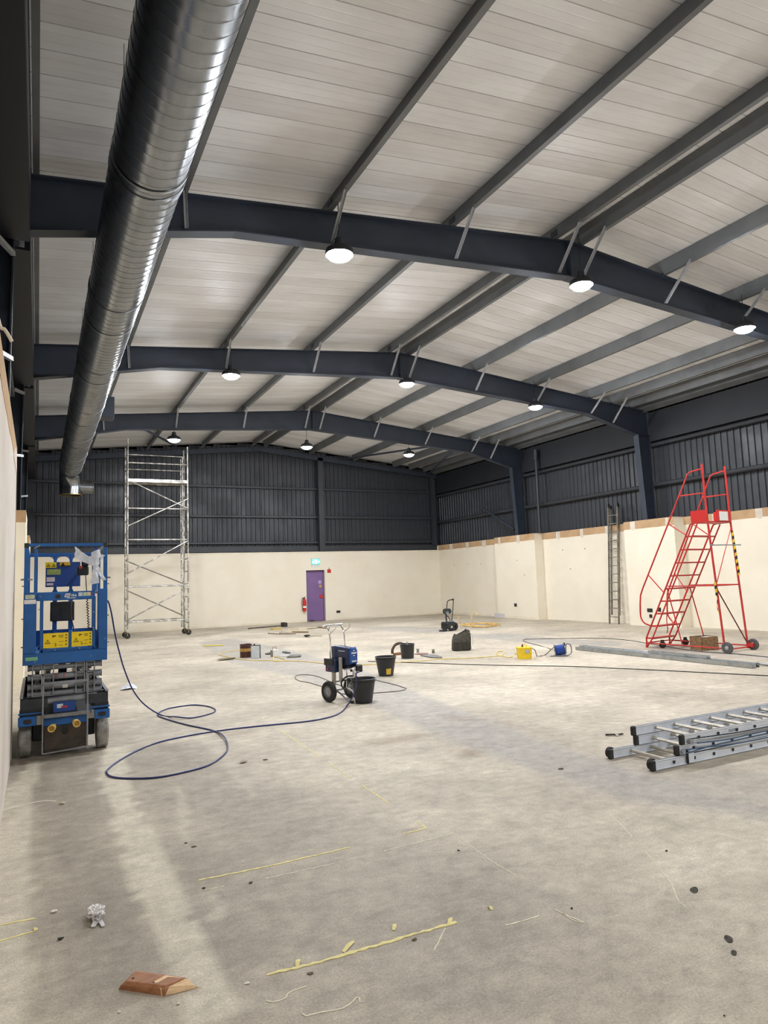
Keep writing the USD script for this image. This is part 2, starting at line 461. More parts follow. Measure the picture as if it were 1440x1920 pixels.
wr = thing('wall_right', 'long right wall, cream plasterboard with bare top strip, charcoal cladding above', 'wall', kind='structure')
RT, RS = 3.17, 2.935
XP = 16.78
BOX2, BOX3 = (16.36, 13.95, 15.86), (16.42, 20.3, 22.8)
BOX1 = (16.36, 7.65, 9.56)


def plain(y0, y1, x=XP, top=RT):
    part('plaster_panel', G().b2((x, y0, 0), (x + 0.18, y1, top)), CREAM, wr, smooth=False)


plain(Y0, BOX1[1]); plain(BOX1[2], BOX2[1]); plain(BOX2[2], BOX3[1]); plain(BOX3[2], YP + 0.2)
for x, y0, y1 in (BOX1, BOX2, BOX3):
    part('boxing_panel', G().b2((x, y0, 0), (x + 0.03, y1, RT)), CREAM, wr, smooth=False)
    part('boxing_return', G().b2((x + 0.03, y0, 0), (XP + 0.18, y0 + 0.03, RT)), CREAM, wr, smooth=False)
    part('boxing_return', G().b2((x + 0.03, y1 - 0.03, 0), (XP + 0.18, y1, RT)), CREAM, wr, smooth=False)
    part('boxing_cap', G().b2((x, y0, RT), (XP + 0.18, y1, RT + 0.012)), BOARD, wr, smooth=False)


def strip(px_list, x, y0, y1, ragged=True):
    """Bare board strip along the top between filler patches at the given y positions."""
    cuts = sorted(px_list)
    edges = [y0] + [v for c, w in cuts for v in (c - w / 2, c + w / 2)] + [y1]
    for k in range(0, len(edges), 2):
        a, b = edges[k], edges[k + 1]
        if b - a < 0.05:
            continue
        n = max(3, int((b - a) / 0.12))
        ys = np.linspace(a, b, n)
        low = [RS + 0.018 * (meshkit.noise([y * 5.3, x, 0.2]) - 0.5) for y in ys]
        g = G().prism(list(zip(ys, low)) + [(b, RT + 0.002), (a, RT + 0.002)], (x - 0.003, 0, 0), (0, 1, 0), (0, 0, 1), (0.003, 0, 0))
        part('bare_board_strip', g, BOARD, wr, smooth=False)
    for c, w in cuts:
        zb = RS - 0.02 - 0.06 * float(meshkit.noise([c * 7, 0, 0]))
        g = G().prism([(c - w / 2, RT), (c - w / 2 + 0.01, zb + 0.05), (c - w / 4, zb), (c + w / 4, zb + 0.02), (c + w / 2, zb + 0.06), (c + w / 2, RT)], (x - 0.004, 0, 0), (0, 1, 0), (0, 0, 1), (0.004, 0, 0))
        part('filler_patch', g, PLASTER, wr, smooth=False)


ry = lambda px, py, x=XP: float(at(px, py, 0, x)[1])
strip([(ry(845.8, 1024), 0.25), (ry(876, 1020), 0.25), (ry(907, 1016), 0.3)], XP, BOX3[2], YP)
strip([(ry(936, 1011, 16.42), 0.16), (ry(971, 1007, 16.42), 0.2)], BOX3[0], BOX3[1], BOX3[2])
strip([(ry(1046, 999), 0.22), (ry(1090, 993), 0.16), (ry(1140, 988), 0.28)], XP, BOX2[2], BOX3[1])
strip([(ry(1186, 985, 16.36), 0.2), (ry(1250, 975, 16.36), 0.1)], BOX2[0], BOX2[1], BOX2[2])
strip([(11.6, 0.2), (12.9, 0.2), (10.2, 0.2)], XP, BOX1[2], BOX2[1])
part('skirting_edge', G().b2((XP - 0.005, BOX3[2], 0), (XP, YP, 0.09)), CREAM_EDGE, wr, smooth=False)
part('skirting_edge', G().b2((BOX3[0] - 0.005, BOX3[1], 0), (BOX3[0], BOX3[2], 0.09)), CREAM_EDGE, wr, smooth=False)
for zx, zy, xx in ((185, 575, XP), (275, 568, XP), (365, 565, XP), (610, 543, BOX3[0]), (660, 640, BOX3[0]), (918, 472, XP), (1067, 463, XP), (1230, 455, XP), (970, 600, XP)):
    q = at(800 + zx / 3.6, 900 + zy / 3.6, 0, xx)
    part('screw_mark', G().cyl((xx - 0.003, q[1], q[2]), (xx, q[1], q[2]), 0.022, 8), mat('dark_screw_mark', srgb(120, 108, 92), rough=0.9), wr, smooth=False)
part('board_joint_cover', G().b2((BOX3[0] - 0.012, BOX3[2] - 0.42, 0.0), (BOX3[0] - 0.003, BOX3[2] + 0.25, 0.16)), mat('lilac_grey_patch', srgb(205, 198, 200), rough=0.8), wr, smooth=False)
cladding(wr, (XR, YB, 0), (0, -1, 0), (1, 0, 0), lambda p: 6.6, RT - 0.25, 35)
for z in (4.26, 5.5):
    ys = [Y0 + 0.1] + [v for f in FRAMES for v in (f - 0.12, f + 0.12)] + [YP + 0.1]
    for a, b in zip(ys[::2], ys[1::2]):
        part('sheeting_rail', G().tube([(XP + 0.1, a, z), (XP + 0.1, b, z)], 0.062, 10), CLAD, wr)
ys = [Y0 + 0.1] + [v for f in FRAMES for v in (f - 0.12, f + 0.12)] + [YP + 0.1]
for a, b in zip(ys[::2], ys[1::2]):
    part('eaves_fascia', G().b2((XP + 0.02, a, 5.6), (XP + 0.08, b, 6.5)), FASCIA, wr, smooth=False)

wl = thing('wall_left', 'left wall with plaster piers below and dark cladding above', 'wall', kind='structure')
XN = -0.22
part('plaster_panel', G().b2((XN - 0.3, Y0, 0), (XN, 8.0, 3.15)), SKIM, wl, 'scuffed white skimmed plaster end panel', smooth=False)
n = 40
ys = np.linspace(Y0, 8.0, n)
part('bare_board_strip', G().prism(list(zip(ys, [2.915 + 0.03 * float(meshkit.noise([y * 6, 3, 1])) for y in ys])) + [(8.0, 3.154), (Y0, 3.154)], (XN, 0, 0), (0, 1, 0), (0, 0, 1), (0.003, 0, 0)), BOARD, wl, smooth=False)
part('filler_patch', G().prism([(7.1, 2.9), (7.2, 2.96), (7.35, 3.0), (7.5, 3.06), (7.85, 3.09), (7.985, 3.09), (7.985, 2.88), (7.5, 2.89)], (XN, 0, 0), (0, 1, 0), (0, 0, 1), (0.005, 0, 0)), PLASTER, wl, smooth=False)
part('edge_bead', G().b2((XN - 0.02, 7.985, 0.0), (XN + 0.006, 8.006, 3.15)), PLASTER, wl, smooth=False)
for y0, y1 in ((14.25, 15.95), (20.6, 22.9)):
    part('boxing_panel', G().b2((XN - 0.03, y0, 0), (XN, y1, 3.15)), CREAM, wl, smooth=False)
    part('boxing_return', G().b2((-0.5, y0, 0), (XN - 0.03, y0 + 0.03, 3.15)), CREAM, wl, smooth=False)
    part('boxing_return', G().b2((-0.5, y1 - 0.03, 0), (XN - 0.03, y1, 3.15)), CREAM, wl, smooth=False)
    part('bare_board_strip', G().b2((-0.5, y0 - 0.004, 2.93), (XN + 0.003, y0, 3.155)), BOARD, wl, smooth=False)
for y0, y1 in ((9.7, 14.25), (15.95, 20.6), (22.9, YP)):
    part('plaster_panel', G().b2((-0.5, y0, 0), (-0.45, y1, 3.15)), CREAM, wl, smooth=False)
cladding(wl, (XL, Y0 + 0.0, 0), (0, 1, 0), (-1, 0, 0), lambda p: 6.6, 0.0, 35)
for z in (4.26, 5.5):
    ys = [Y0 + 0.1] + [v for f in FRAMES for v in (f - 0.12, f + 0.12)] + [YP + 0.1]
    for a, b in zip(ys[::2], ys[1::2]):
        part('sheeting_rail', G().b2((-0.58, a, z - 0.05), (-0.46, b, z + 0.05), 0.01), PURLIN, wl)
for a, b in zip(ys[::2], ys[1::2]):
    part('eaves_fascia', G().b2((-0.2, a, 5.75), (-0.14, b, 6.78)), FASCIA, wl, smooth=False)

for a, b in zip(ys[::2], ys[1::2]):
    part('eaves_soffit', G().b2((-0.6, a, 5.72), (-0.14, b, 5.75)), FASCIA, wl, smooth=False)

wf = thing('wall_front', 'end wall behind the viewer, plaster below and cladding above', 'wall', kind='structure')
part('plaster_panel', G().b2((-0.45, Y0 - 0.2, 0), (XR - 0.1, Y0, 3.0)), CREAM, wf, smooth=False)
part('cladding_panel', G().b2((XL - 0.05, Y0 - 0.3, 2.9), (XR + 0.05, Y0 - 0.22, 7.6)), CLAD, wf, smooth=False)

# ceiling: roof liner panels on both slopes under an outer deck
ce = thing('ceiling', 'white liner panels of the low pitched roof', 'ceiling', kind='structure')
PW = 0.36
prof = [(0.0025, 0.0), (0.007, -0.012), (PW / 3 - 0.012, -0.012), (PW / 3, -0.0095), (PW / 3 + 0.012, -0.012), (2 * PW / 3 - 0.012, -0.012), (2 * PW / 3, -0.0095), (2 * PW / 3 + 0.012, -0.012), (PW - 0.007, -0.012), (PW - 0.0025, 0.0)]
for side in (-1, 1):
    xe = XL - 0.1 if side < 0 else XR + 0.1
    pr = np.array([RIDGE_X, 0, RIDGE_Z + 0.272])
    pe = np.array([xe, 0, RIDGE_Z + 0.272 - SLOPE * abs(xe - RIDGE_X)])
    d = pe - pr
    for k in range(int((YB - Y0 + 0.2) / PW) + 1):
        y = YB + 0.05 - (k + 1) * PW
        g = G().prism(prof, (pr[0], y, pr[2]), (0, 1, 0), (0, 0, 1), d)
        part('roof_panel', g, LINER2 if (k * 7 + (side > 0) * 3) % 5 < 2 else LINER, ce, smooth=False)
    part('roof_deck', G().hull([pr + (0, Y0 - 0.4, 0.004), pr + (0, YB + 0.2, 0.004), pe + (0, Y0 - 0.4, 0.004), pe + (0, YB + 0.2, 0.004), pr + (0, Y0 - 0.4, 0.08), pr + (0, YB + 0.2, 0.08), pe + (0, Y0 - 0.4, 0.08), pe + (0, YB + 0.2, 0.08)]), mat('dark_joint', srgb(96, 93, 90), rough=0.8), ce, smooth=False)

# steel frames
BOT = [(-0.30, 5.85), (2.30, 6.36), (8.12, 6.745), (14.35, 6.31), (16.34, 5.80)]
TOPL = [(-0.55, raf_z(-0.55)), (RIDGE_X, RIDGE_Z), (16.85, raf_z(16.85))]
PURLIN_X = [1.68, 3.73, 5.83, 7.92, 8.42, 10.45, 12.5, 14.5, 15.35, 16.1]


def bot_z(x):
    return float(np.interp(x, [b[0] for b in BOT], [b[1] for b in BOT]))


def frame(y, label):
    t = thing('portal_frame', label, 'steel frame', (0, 0, 0))
    g = G().prism(TOPL + BOT[::-1], (0, y - 0.007, 0), (1, 0, 0), (0, 0, 1), (0, 0.014, 0))
    for (a, b) in list(zip(TOPL[:-1], TOPL[1:])):
        g.bar((a[0], y, a[1] - 0.008), (b[0], y, b[1] - 0.008), 0.2, 0.016)
    for (a, b) in list(zip(BOT[:-1], BOT[1:])):
        g.bar((a[0], y, a[1] + 0.007), (b[0], y, b[1] + 0.007), 0.2, 0.016)
    g.b2((RIDGE_X - 0.012, y - 0.1, 6.74), (RIDGE_X + 0.012, y + 0.1, 7.37))
    part('rafter', g, STEEL, t, smooth=False)
    for xb, xi, xo in ((-0.36, -0.30, -0.55), (16.65, 16.34, 16.85)):
        s, zt = (1 if xo > xi else -1), raf_z(xo)
        zk = bot_z(xi)
        g = G().prism([(xb, 0), (xo, 0), (xo, zt), (xi, zt), (xi, zk)], (0, y - 0.006, 0), (1, 0, 0), (0, 0, 1), (0, 0.012, 0))
        g.bar((xb + 0.009 * s, y, 0), (xi + 0.009 * s, y, zk + 0.02), 0.2, 0.018, (1, 0, 0))
        g.b2((xo, y - 0.1, 0), (xo - 0.018 * s, y + 0.1, zt - 0.02))
        g.b2((min(xi, xo) + 0.02, y - 0.1, zk - 0.01), (max(xi, xo) - 0.02, y + 0.1, zk + 0.008))
        part('column', g, STEEL, t, smooth=False)
    for x in PURLIN_X:
        zt, zb = raf_z(x) + 0.02, bot_z(x)
        yb = y - 0.72 if x > 2 else y - 0.16
        sx = 0.0 if x < 8 else 0.04
        g = G().bar((x - 0.035 + sx, yb, zt + 0.02), (x + sx * 0.5, y - 0.085, zb + 0.05), 0.042, 0.006, (1, 0, 0))
        g.bar((x - 0.055 + sx, yb + 0.018, zt + 0.02), (x - 0.02 + sx * 0.5, y - 0.067, zb + 0.05), 0.006, 0.04, (1, 0, 0))
        if x < 16:
            part('knee_brace', g, BRACE, t, smooth=False)
        part('purlin_cleat', G().b2((x - 0.01, y - 0.09, zt - 0.03), (x + 0.004, y + 0.09, zt + 0.17)).b2((x - 0.06, y - 0.09, zt - 0.03), (x + 0.0, y + 0.09, zt - 0.015)), STEEL, t, smooth=False)
    for z in (5.55, 4.3):
        part('rail_brace', G().bar((-0.46, y - 0.75, z - 0.1), (-0.31, y - 0.11, z), 0.05, 0.05), BRACE, t, smooth=False)
    return t


frame(FRAMES[1], 'nearest navy steel frame, crossing the ceiling in front of the three largest lamps')
frame(FRAMES[2], 'middle navy steel frame, between the nearest and the farthest roof frames')
frame(FRAMES[3], 'farthest free-standing navy steel frame, just in front of the scaffold tower')

# gable frame on the end wall
t = thing('gable_frame', 'dark steel gable frame against the far end wall with one middle post', 'steel frame')
GP = [(-0.5, raf_z(-0.5)), (RIDGE_X, RIDGE_Z), (16.85, raf_z(16.85))]
g = G()
for a, b in zip(GP[:-1], GP[1:]):
    g.bar((a[0], YP + 0.05, a[1] - 0.11), (b[0], YP + 0.05, b[1] - 0.11), 0.14, 0.2)
part('gable_rafter', g, STEEL, t, smooth=False)
part('gable_post', G().b2((10.82, YP - 0.02, PT), (11.06, YP + 0.0, 7.05)).b2((10.82, YP + 0.13, PT), (11.06, YP + 0.15, 7.05)).b2((10.93, YP, PT), (10.95, YP + 0.13, 7.05)), CLAD, t, smooth=False)
part('corner_post', G().b2((16.52, YP + 0.02, RT), (16.74, YP + 0.18, 6.4)), CLAD, t, smooth=False)
part('corner_post', G().b2((-0.44, YP + 0.02, 3.2), (-0.2, YP + 0.18, 6.4)), CLAD, t, smooth=False)

# purlins: Z sections along the hall
ORD = ['first purlin from the left wall, partly behind the spiral duct', 'second purlin from the left, above the leftmost lamp row', 'third purlin from the left, midway between lamp rows', 'ridge purlin on the left of the roof peak', 'ridge purlin on the right of the roof peak', 'first purlin right of the ridge pair', 'second purlin right of the ridge pair, above the right lamp row', 'third purlin right of the ridge pair', 'fourth purlin right of the ridge, first of the closely spaced ones', 'purlin closest to the right eaves beam']
for x, lab in zip(PURLIN_X, ORD):
    s = 1 if x > RIDGE_X else -1
    z0, z1 = raf_z(x) + 0.006, raf_z(x) + 0.255
    g = G()
    poly = [(0, z0), (0.076, z0), (0.076, z0 + 0.018), (0.072, z0 + 0.018), (0.072, z0 + 0.004), (0.004, z0 + 0.004), (0.004, z1 - 0.004), (-0.06, z1 - 0.004), (-0.06, z1), (0, z1)]
    poly = [(x + (s * a if x < 8.3 or x > 8.5 else a), z) for a, z in poly]
    g.prism(Polygon(poly), (0, Y0 + 0.02, 0), (1, 0, 0), (0, 0, 1), (0, YP - Y0 - 0.05, 0))
    y = Y0 + 1.2
    while y < YP - 0.3:                      # fixing screws through the web
        for dz in (0.06, 0.13):
            g.cyl((x - 0.007, y, z0 + dz), (x + 0.011, y, z0 + dz), 0.009, 6)
        y += 2.1
    part_mesh = solo('roof_purlin', g, PURLIN, 'grey steel roof ' + lab, 'purlin', smooth=False)
for x0, lab, m in ((-0.12, 'pale grey eaves beam along the top of the left wall', PURLIN), (16.52, 'grey eaves gutter beam along the top of the right wall', PURLIN)):
    z = raf_z(x0)
    g = G().prism([(0, 0), (0.07, 0), (0.07, 0.004), (0.004, 0.004), (0.004, 0.21), (0, 0.21)] if x0 < 0 else [(0, 0.03), (0.2, -0.05), (0.2, -0.046), (0.004, 0.034), (0.004, 0.19), (0, 0.19)], (x0, Y0 + 0.02, z), (1, 0, 0), (0, 0, 1), (0, YP - Y0 - 0.05, 0))
    solo('eaves_beam', g, m, lab, 'beam', smooth=False)
# tubes bracing the last bay
for lab, p, q in (('thin roof bracing tube running from the farthest frame towards the gable post', at(822, 835, 1, 21.5), at(642, 861, 1, 27.6)),
                  ('thin roof bracing tube running to the far right corner', at(851, 843, 1, 21.5), (16.3, 27.6, 6.52)),
                  ('thin roof bracing tube at far left above the scaffold', at(265, 802, 1, 21.5), at(330, 836, 1, 27.6)),
                  ('diagonal wall bracing bar on the right wall in the last bay', (XP + 0.0, at(903, 951, 0, XP)[1], at(903, 951, 0, XP)[2]), (XP + 0.0, at(967, 992, 0, XP)[1] + 0.1, max(3.24, at(967, 992, 0, XP)[2])))):
    solo('bracing_tube', G().tube([p, q], 0.04, 8), STEEL, lab, 'brace')
t = thing('downpipe', 'dark round pipe from the eaves down the right wall beside the farthest column', 'pipe')
part('pipe', G().tube([(16.66, 20.25, 3.185), (16.66, 20.25, 6.3)], 0.055, 12), CLAD, t)
part('collar', G().cyl((16.66, 20.25, 5.95), (16.66, 20.25, 6.32), 0.085, 12), CLAD, t)

# spiral ventilation duct
du = thing('spiral_duct', 'long galvanised spiral duct hanging under the roof along the left wall', 'duct')
DXc, DZc, DR = 0.897, 5.69, 0.346
PITCH_D = 0.15


def duct_section(y0, y1):
    rows, n = [], int(round((y1 - y0) / PITCH_D))
    for k in range(n):
        b = y0 + k * (y1 - y0) / n
        for o, r in ((0.0, 0.0), (0.130, 0.0), (0.132, 0.0035), (0.139, 0.0035), (0.141, 0.0)):
            rows.append((b + o, DR + r))
    rows.append((y1, DR))
    S = 44
    ang = np.arange(S) * 2 * PI / S
    v = []
    for i, (yy, r) in enumerate(rows):
        e = min(1.0, min(yy - y0, y1 - yy) / PITCH_D)
        sh = (ang / (2 * PI) - 0.5) * PITCH_D * max(e, 0)
        v.append(np.stack([DXc + r * np.cos(ang), np.clip(yy + sh, y0, y1), DZc + r * np.sin(ang)], -1))
    v = np.array(v).reshape(-1, 3)
    i, j = np.meshgrid(np.arange(len(rows) - 1), np.arange(S), indexing='ij')
    q = np.stack([i * S + j, (i + 1) * S + j, (i + 1) * S + (j + 1) % S, i * S + (j + 1) % S], -1).reshape(-1, 4)
    return G().add(v, q)


cuts = [-6.6, -2.4, 0.6, 3.6, 6.6, 9.6, 12.6, 15.6, 18.6, 21.6, 24.3]
for a, b in zip(cuts[:-1], cuts[1:]):
    part('duct_section', duct_section(a, b), GALV, du, smooth=20)
for c in cuts[1:-1]:
    part('coupling', G().lathe([(DR, -0.06), (DR + 0.010, -0.058), (DR + 0.012, -0.045), (DR + 0.007, -0.03), (DR + 0.007, 0.03), (DR + 0.012, 0.045), (DR + 0.010, 0.058), (DR, 0.06)], (DXc, c, DZc), (0, 1, 0), 44), GALV, du)
for y in (3.0, 6.4, 10.5, 13.2, 16.8, 19.5, 22.9):
    g = G().lathe([(DR + 0.009, -0.015), (DR + 0.012, -0.015), (DR + 0.012, 0.015), (DR + 0.009, 0.015)], (DXc, y, DZc), (0, 1, 0), 44)
    g.cyl((DXc - DR * 0.7, y, DZc + DR * 0.7), (DXc - DR * 0.7, y, 6.75), 0.005, 6)
    g.cyl((DXc + DR * 0.7, y, DZc + DR * 0.7), (DXc + DR * 0.7, y, 6.86), 0.005, 6)
    part('hanger', g, GALV2, du)
# gored elbow turning down near the end, with a short outlet to the right
elb = [(DXc, 24.3, DZc)]
cen = np.array([DXc, 24.35, DZc - 0.62])
rows = []
for k in range(7):
    a = k / 6 * PI / 2
    rows.append(cen + np.array([0.03 * k / 6, 0.62 * math.sin(a), 0.62 * math.cos(a)]))
elb = [np.array([DXc, 24.3, DZc])] + rows + [rows[-1] + np.array([0, 0, -0.24])]
part('elbow', G().tube(elb, DR, 36), GALV, du, smooth=20)
eb = elb[-1]
part('outlet', G().lathe([(0.0, 0.0), (0.215, 0.0), (0.215, 0.46), (0.232, 0.465), (0.232, 0.49), (0.205, 0.49), (0.205, 0.3), (0.0, 0.3)], eb + np.array([0.2, 0, 0.25]), (1, 0, 0), 28), GALV, du)
part('outlet_flange', G().lathe([(0.3, 0), (0.37, 0), (0.37, 0.03), (0.3, 0.03)], eb + np.array([0, 0, -0.03]), (0, 0, 1), 28), mat('brass_tint_flange', srgb(170, 150, 105), rough=0.35, metal=0.9), du)
part('damper_box', G().b2((1.18, 17.75, 5.85), (1.62, 18.25, 6.36), 0.01), STEEL, du)
COUNT[('/World', 'pipe')] = 0

# high bay lamps
def lamp_mesh(t, drop):
    part('housing', G().lathe([(0, 0.14), (0.075, 0.14), (0.08, 0.09), (0.12, 0.075), (0.19, 0.05), (0.2, 0.012), (0.197, 0.001), (0.0, 0.001)], sides=32), LAMP_BODY, t)
    g = G()
    for k in range(16):
        a = k * 2 * PI / 16
        g.bar((0.08 * math.cos(a), 0.08 * math.sin(a), 0.085), (0.163 * math.cos(a), 0.163 * math.sin(a), 0.056), 0.006, 0.03)
    part('cooling_fins', g, LAMP_BODY, t, smooth=False)
    part('driver', G().cyl((0, 0, 0.14), (0, 0, 0.21), 0.06, 20), LAMP_BODY, t)
    part('lens', G().lathe([(0.188, -0.004), (0.176, -0.038), (0.148, -0.072), (0.10, -0.097), (0.05, -0.11), (0.0, -0.114)][::-1], sides=32), LAMP_GLOW, t)
    part('skirt', G().lathe([(0.19, 0.0), (0.19, -0.03), (0.2, -0.03), (0.2, 0.006)], sides=32), LAMP_BODY, t)
    g = G().lathe([(0.010, 0.21), (0.010, 0.235), (0.0, 0.235)], sides=8)
    g.tube(curve([(0, 0, 0.235), (0.016, 0, 0.25), (0, 0, 0.268), (0, 0, 0.29)], 5), 0.004, 6)
    g.tube([(0, 0, 0.28), (0, 0, drop)], 0.006, 6)
    part('hanging_chain', g, LAMP_BODY, t)


LN = ['left', 'middle', 'right']
LR = ['nearest', 'second', 'far']
lamp_spots = [(3.72, 8.5, 6.23), (8.18, 8.5, 6.53), (12.35, 8.5, 6.34), (3.77, 14.8, 6.3), (8.22, 14.8, 6.55), (12.27, 14.8, 6.3), (3.66, 21.4, 6.16), (7.97, 21.4, 6.18), (11.86, 21.4, 6.12)]
LAB = ['biggest and brightest glowing high bay lamp, left end of the nearest row', 'glowing high bay lamp in the middle of the nearest row, under the ridge', 'glowing high bay lamp at the right edge of the picture in the nearest row',
       'glowing high bay lamp at the left of the middle row, beside the duct', 'glowing high bay lamp at the centre of the middle row under the ridge', 'glowing high bay lamp at the right end of the middle row',
       'small glowing lamp above the scaffold tower in the far row', 'small glowing lamp on a visible chain in the centre of the far row', 'smallest glowing lamp, right end of the far row']
for (x, y, z), lab in zip(lamp_spots, LAB):
    t = thing('high_bay_lamp', lab, 'lamp', (x, y, z), group='high bay lamps under the frames')
    lamp_mesh(t, (6.745 if y > 20 else raf_z(x) + 0.02) - z if y < 20 else bot_z(x) - z)
for x, lab in ((3.72, 'left'), (8.2, 'middle'), (12.3, 'right')):
    t = thing('high_bay_lamp', f'glowing high bay lamp overhead behind the viewer, {lab} one of that row', 'lamp', (x, -2.0, 6.35), group='high bay lamps under the frames')
    lamp_mesh(t, raf_z(x) - 6.35)
# ------------------------------------------------------------------ door, sign, extinguisher, sockets
dr = thing('door_1', 'purple fire exit door set back in the cream end wall', 'door', (DX0, YP + 0.16, 0), kind='structure')
PURPLE = mat('purple_door_paint', srgb(128, 100, 150), srgb(120, 92, 142), scale=2, rough=0.45)
part('door_leaf', G().b2((0.03, 0.0, 0.012), (0.82, 0.045, 2.12), 0.006), PURPLE, dr)
part('door_frame', G().b2((0, -0.02, 0), (0.035, 0.06, 2.16)).b2((0.815, -0.02, 0), (0.85, 0.06, 2.16)).b2((0, -0.02, 2.115), (0.85, 0.06, 2.16)), mat('purple_frame_paint', srgb(98, 76, 122), rough=0.5), dr, smooth=False)
part('notice', G().b2((0.6, -0.004, 1.58), (0.74, 0.0, 1.72)), mat('pale_notice', srgb(172, 158, 208), rough=0.6), dr, 'pale lilac square notice', smooth=False)
part('lock', G().cyl((0.68, -0.03, 1.47), (0.68, 0.0, 1.47), 0.07, 20).cyl((0.68, -0.05, 1.47), (0.68, -0.03, 1.47), 0.03, 16), mat('brass', srgb(196, 168, 120), rough=0.35, metal=0.7), dr, 'round brass lock')
part('push_pad', G().b2((0.66, -0.03, 0.96), (0.79, 0.0, 1.1), 0.008), HALF_RED, dr, 'small red push pad')
g = G().cyl((0.2, -0.006, 0.03), (0.34, -0.006, 0.03), 0.03, 8)
solo('rag', G().hull(RNG.normal(size=(30, 3)) * (0.09, 0.03, 0.02) + (DX0 + 0.3, YP + 0.09, 0.035)), mat('dark_rag', srgb(62, 58, 52), rough=0.9), 'dark crumpled rag at the foot of the purple door', 'rag')

SGN = mat('exit_sign_green_light', (0.10, 0.62, 0.42), emit=1.6)
SGW = mat('exit_sign_white_light', (0.8, 1.0, 0.92), emit=2.2)
SIGN_BODY = mat('white_casing', srgb(226, 224, 220), rough=0.5)
t = thing('exit_sign', 'glowing green and white emergency exit sign on the wall over the purple door', 'exit sign', (10.6, YP - 0.0, 2.4))
part('casing', G().b2((-0.2, -0.06, 0.235), (0.2, -0.003, 0.275), 0.006).b2((-0.2, -0.05, 0.0), (0.2, -0.003, 0.235), 0.004), SIGN_BODY, t)
part('light_panel', G().b2((-0.195, -0.058, 0.005), (0.195, -0.05, 0.232)), SGN, t, smooth=False)
g = G()
yb = -0.061
# running figure, door opening, arrow
g.b2((-0.03, yb, 0.03), (0.05, yb + 0.003, 0.205))
g.prism([(0.075, 0.13), (0.13, 0.13), (0.13, 0.165), (0.185, 0.117), (0.13, 0.07), (0.13, 0.104), (0.075, 0.104)], (0, yb, 0), (1, 0, 0), (0, 0, 1), (0, 0.003, 0))
g.cyl((-0.085, yb, 0.19), (-0.085, yb + 0.003, 0.19), 0.018, 14)
for a, b in (((-0.09, 0.165), (-0.11, 0.105)), ((-0.11, 0.105), (-0.075, 0.075)), ((-0.075, 0.075), (-0.095, 0.03)), ((-0.11, 0.105), (-0.14, 0.07)), ((-0.14, 0.07), (-0.175, 0.07)), ((-0.09, 0.16), (-0.055, 0.13)), ((-0.095, 0.16), (-0.14, 0.145)), ((-0.14, 0.145), (-0.155, 0.115))):
    g.bar((a[0], yb + 0.0015, a[1]), (b[0], yb + 0.0015, b[1]), 0.003, 0.02, (1, 0, 0.2))
part('pictogram', g, SGW, t, smooth=False)
part('lower_plate', G().b2((-0.19, -0.012, -0.125), (0.19, -0.002, -0.008)), SIGN_BODY, t, smooth=False)

t = thing('fire_extinguisher', 'red fire extinguisher with black hose hung left of the purple door', 'fire extinguisher', (10.035, YP - 0.09, 0.45))
part('cylinder', G().lathe([(0, 0), (0.07, 0.0), (0.075, 0.02), (0.075, 0.42), (0.06, 0.48), (0.03, 0.51), (0.03, 0.53), (0, 0.53)], sides=24), RED, t)
part('label_band', G().lathe([(0.0755, 0.14), (0.0765, 0.14), (0.0765, 0.22), (0.0755, 0.22)], sides=24), WHITE, t, 'white label band')
part('valve', G().cyl((0, 0, 0.53), (0, 0, 0.57), 0.022, 12).bar((0, 0.0, 0.585), (0.0, -0.12, 0.61), 0.02, 0.012).bar((0, 0.0, 0.57), (0, -0.11, 0.56), 0.02, 0.01), BLACK, t)
part('hose', G().tube(curve([(-0.02, 0, 0.55), (-0.09, -0.01, 0.56), (-0.125, -0.02, 0.45), (-0.12, -0.02, 0.28), (-0.085, -0.01, 0.1), (-0.08, 0, 0.04)], 6), 0.011, 8), BLACK, t)
part('wall_bracket', G().b2((-0.03, 0.06, 0.3), (0.03, 0.088, 0.55)), BLACK, t, smooth=False)
t = thing('fire_notice', 'small red fire notice with a pointed top right of the exit door', 'sign', (11.22, YP - 0.006, 2.03))
part('plate', G().b2((-0.085, 0, 0), (0.085, 0.005, 0.15), 0.0), HALF_RED, t, smooth=False)
part('hook', G().prism([(-0.035, 0.15), (0.035, 0.15), (0.02, 0.23), (-0.02, 0.23)], (0, 0, 0), (1, 0, 0), (0, 0, 1), (0, 0.005, 0)), mat('pinkish_plate', srgb(205, 160, 140), rough=0.6), t, smooth=False)


def socket(p, w, h, axis, label):
    """Small black socket on a wall; axis 'x' faces -x, 'y' faces -y."""
    t = thing('wall_socket', label, 'socket', p)
    if axis == 'x':
        part('faceplate', G().b2((-0.014, -w / 2, -h / 2), (0, w / 2, h / 2), 0.004), BLACK, t)
        part('rocker', G().b2((-0.019, -w / 2 + 0.02, 0.0), (-0.013, -w / 2 + 0.05, h / 4)), DARK_PRINT, t, smooth=False)
    else:
        part('faceplate', G().b2((-w / 2, -0.014, -h / 2), (w / 2, 0, h / 2), 0.004), BLACK, t)
        part('rocker', G().b2((-w / 2 + 0.02, -0.019, 0.0), (-w / 2 + 0.05, -0.013, h / 4)), DARK_PRINT, t, smooth=False)


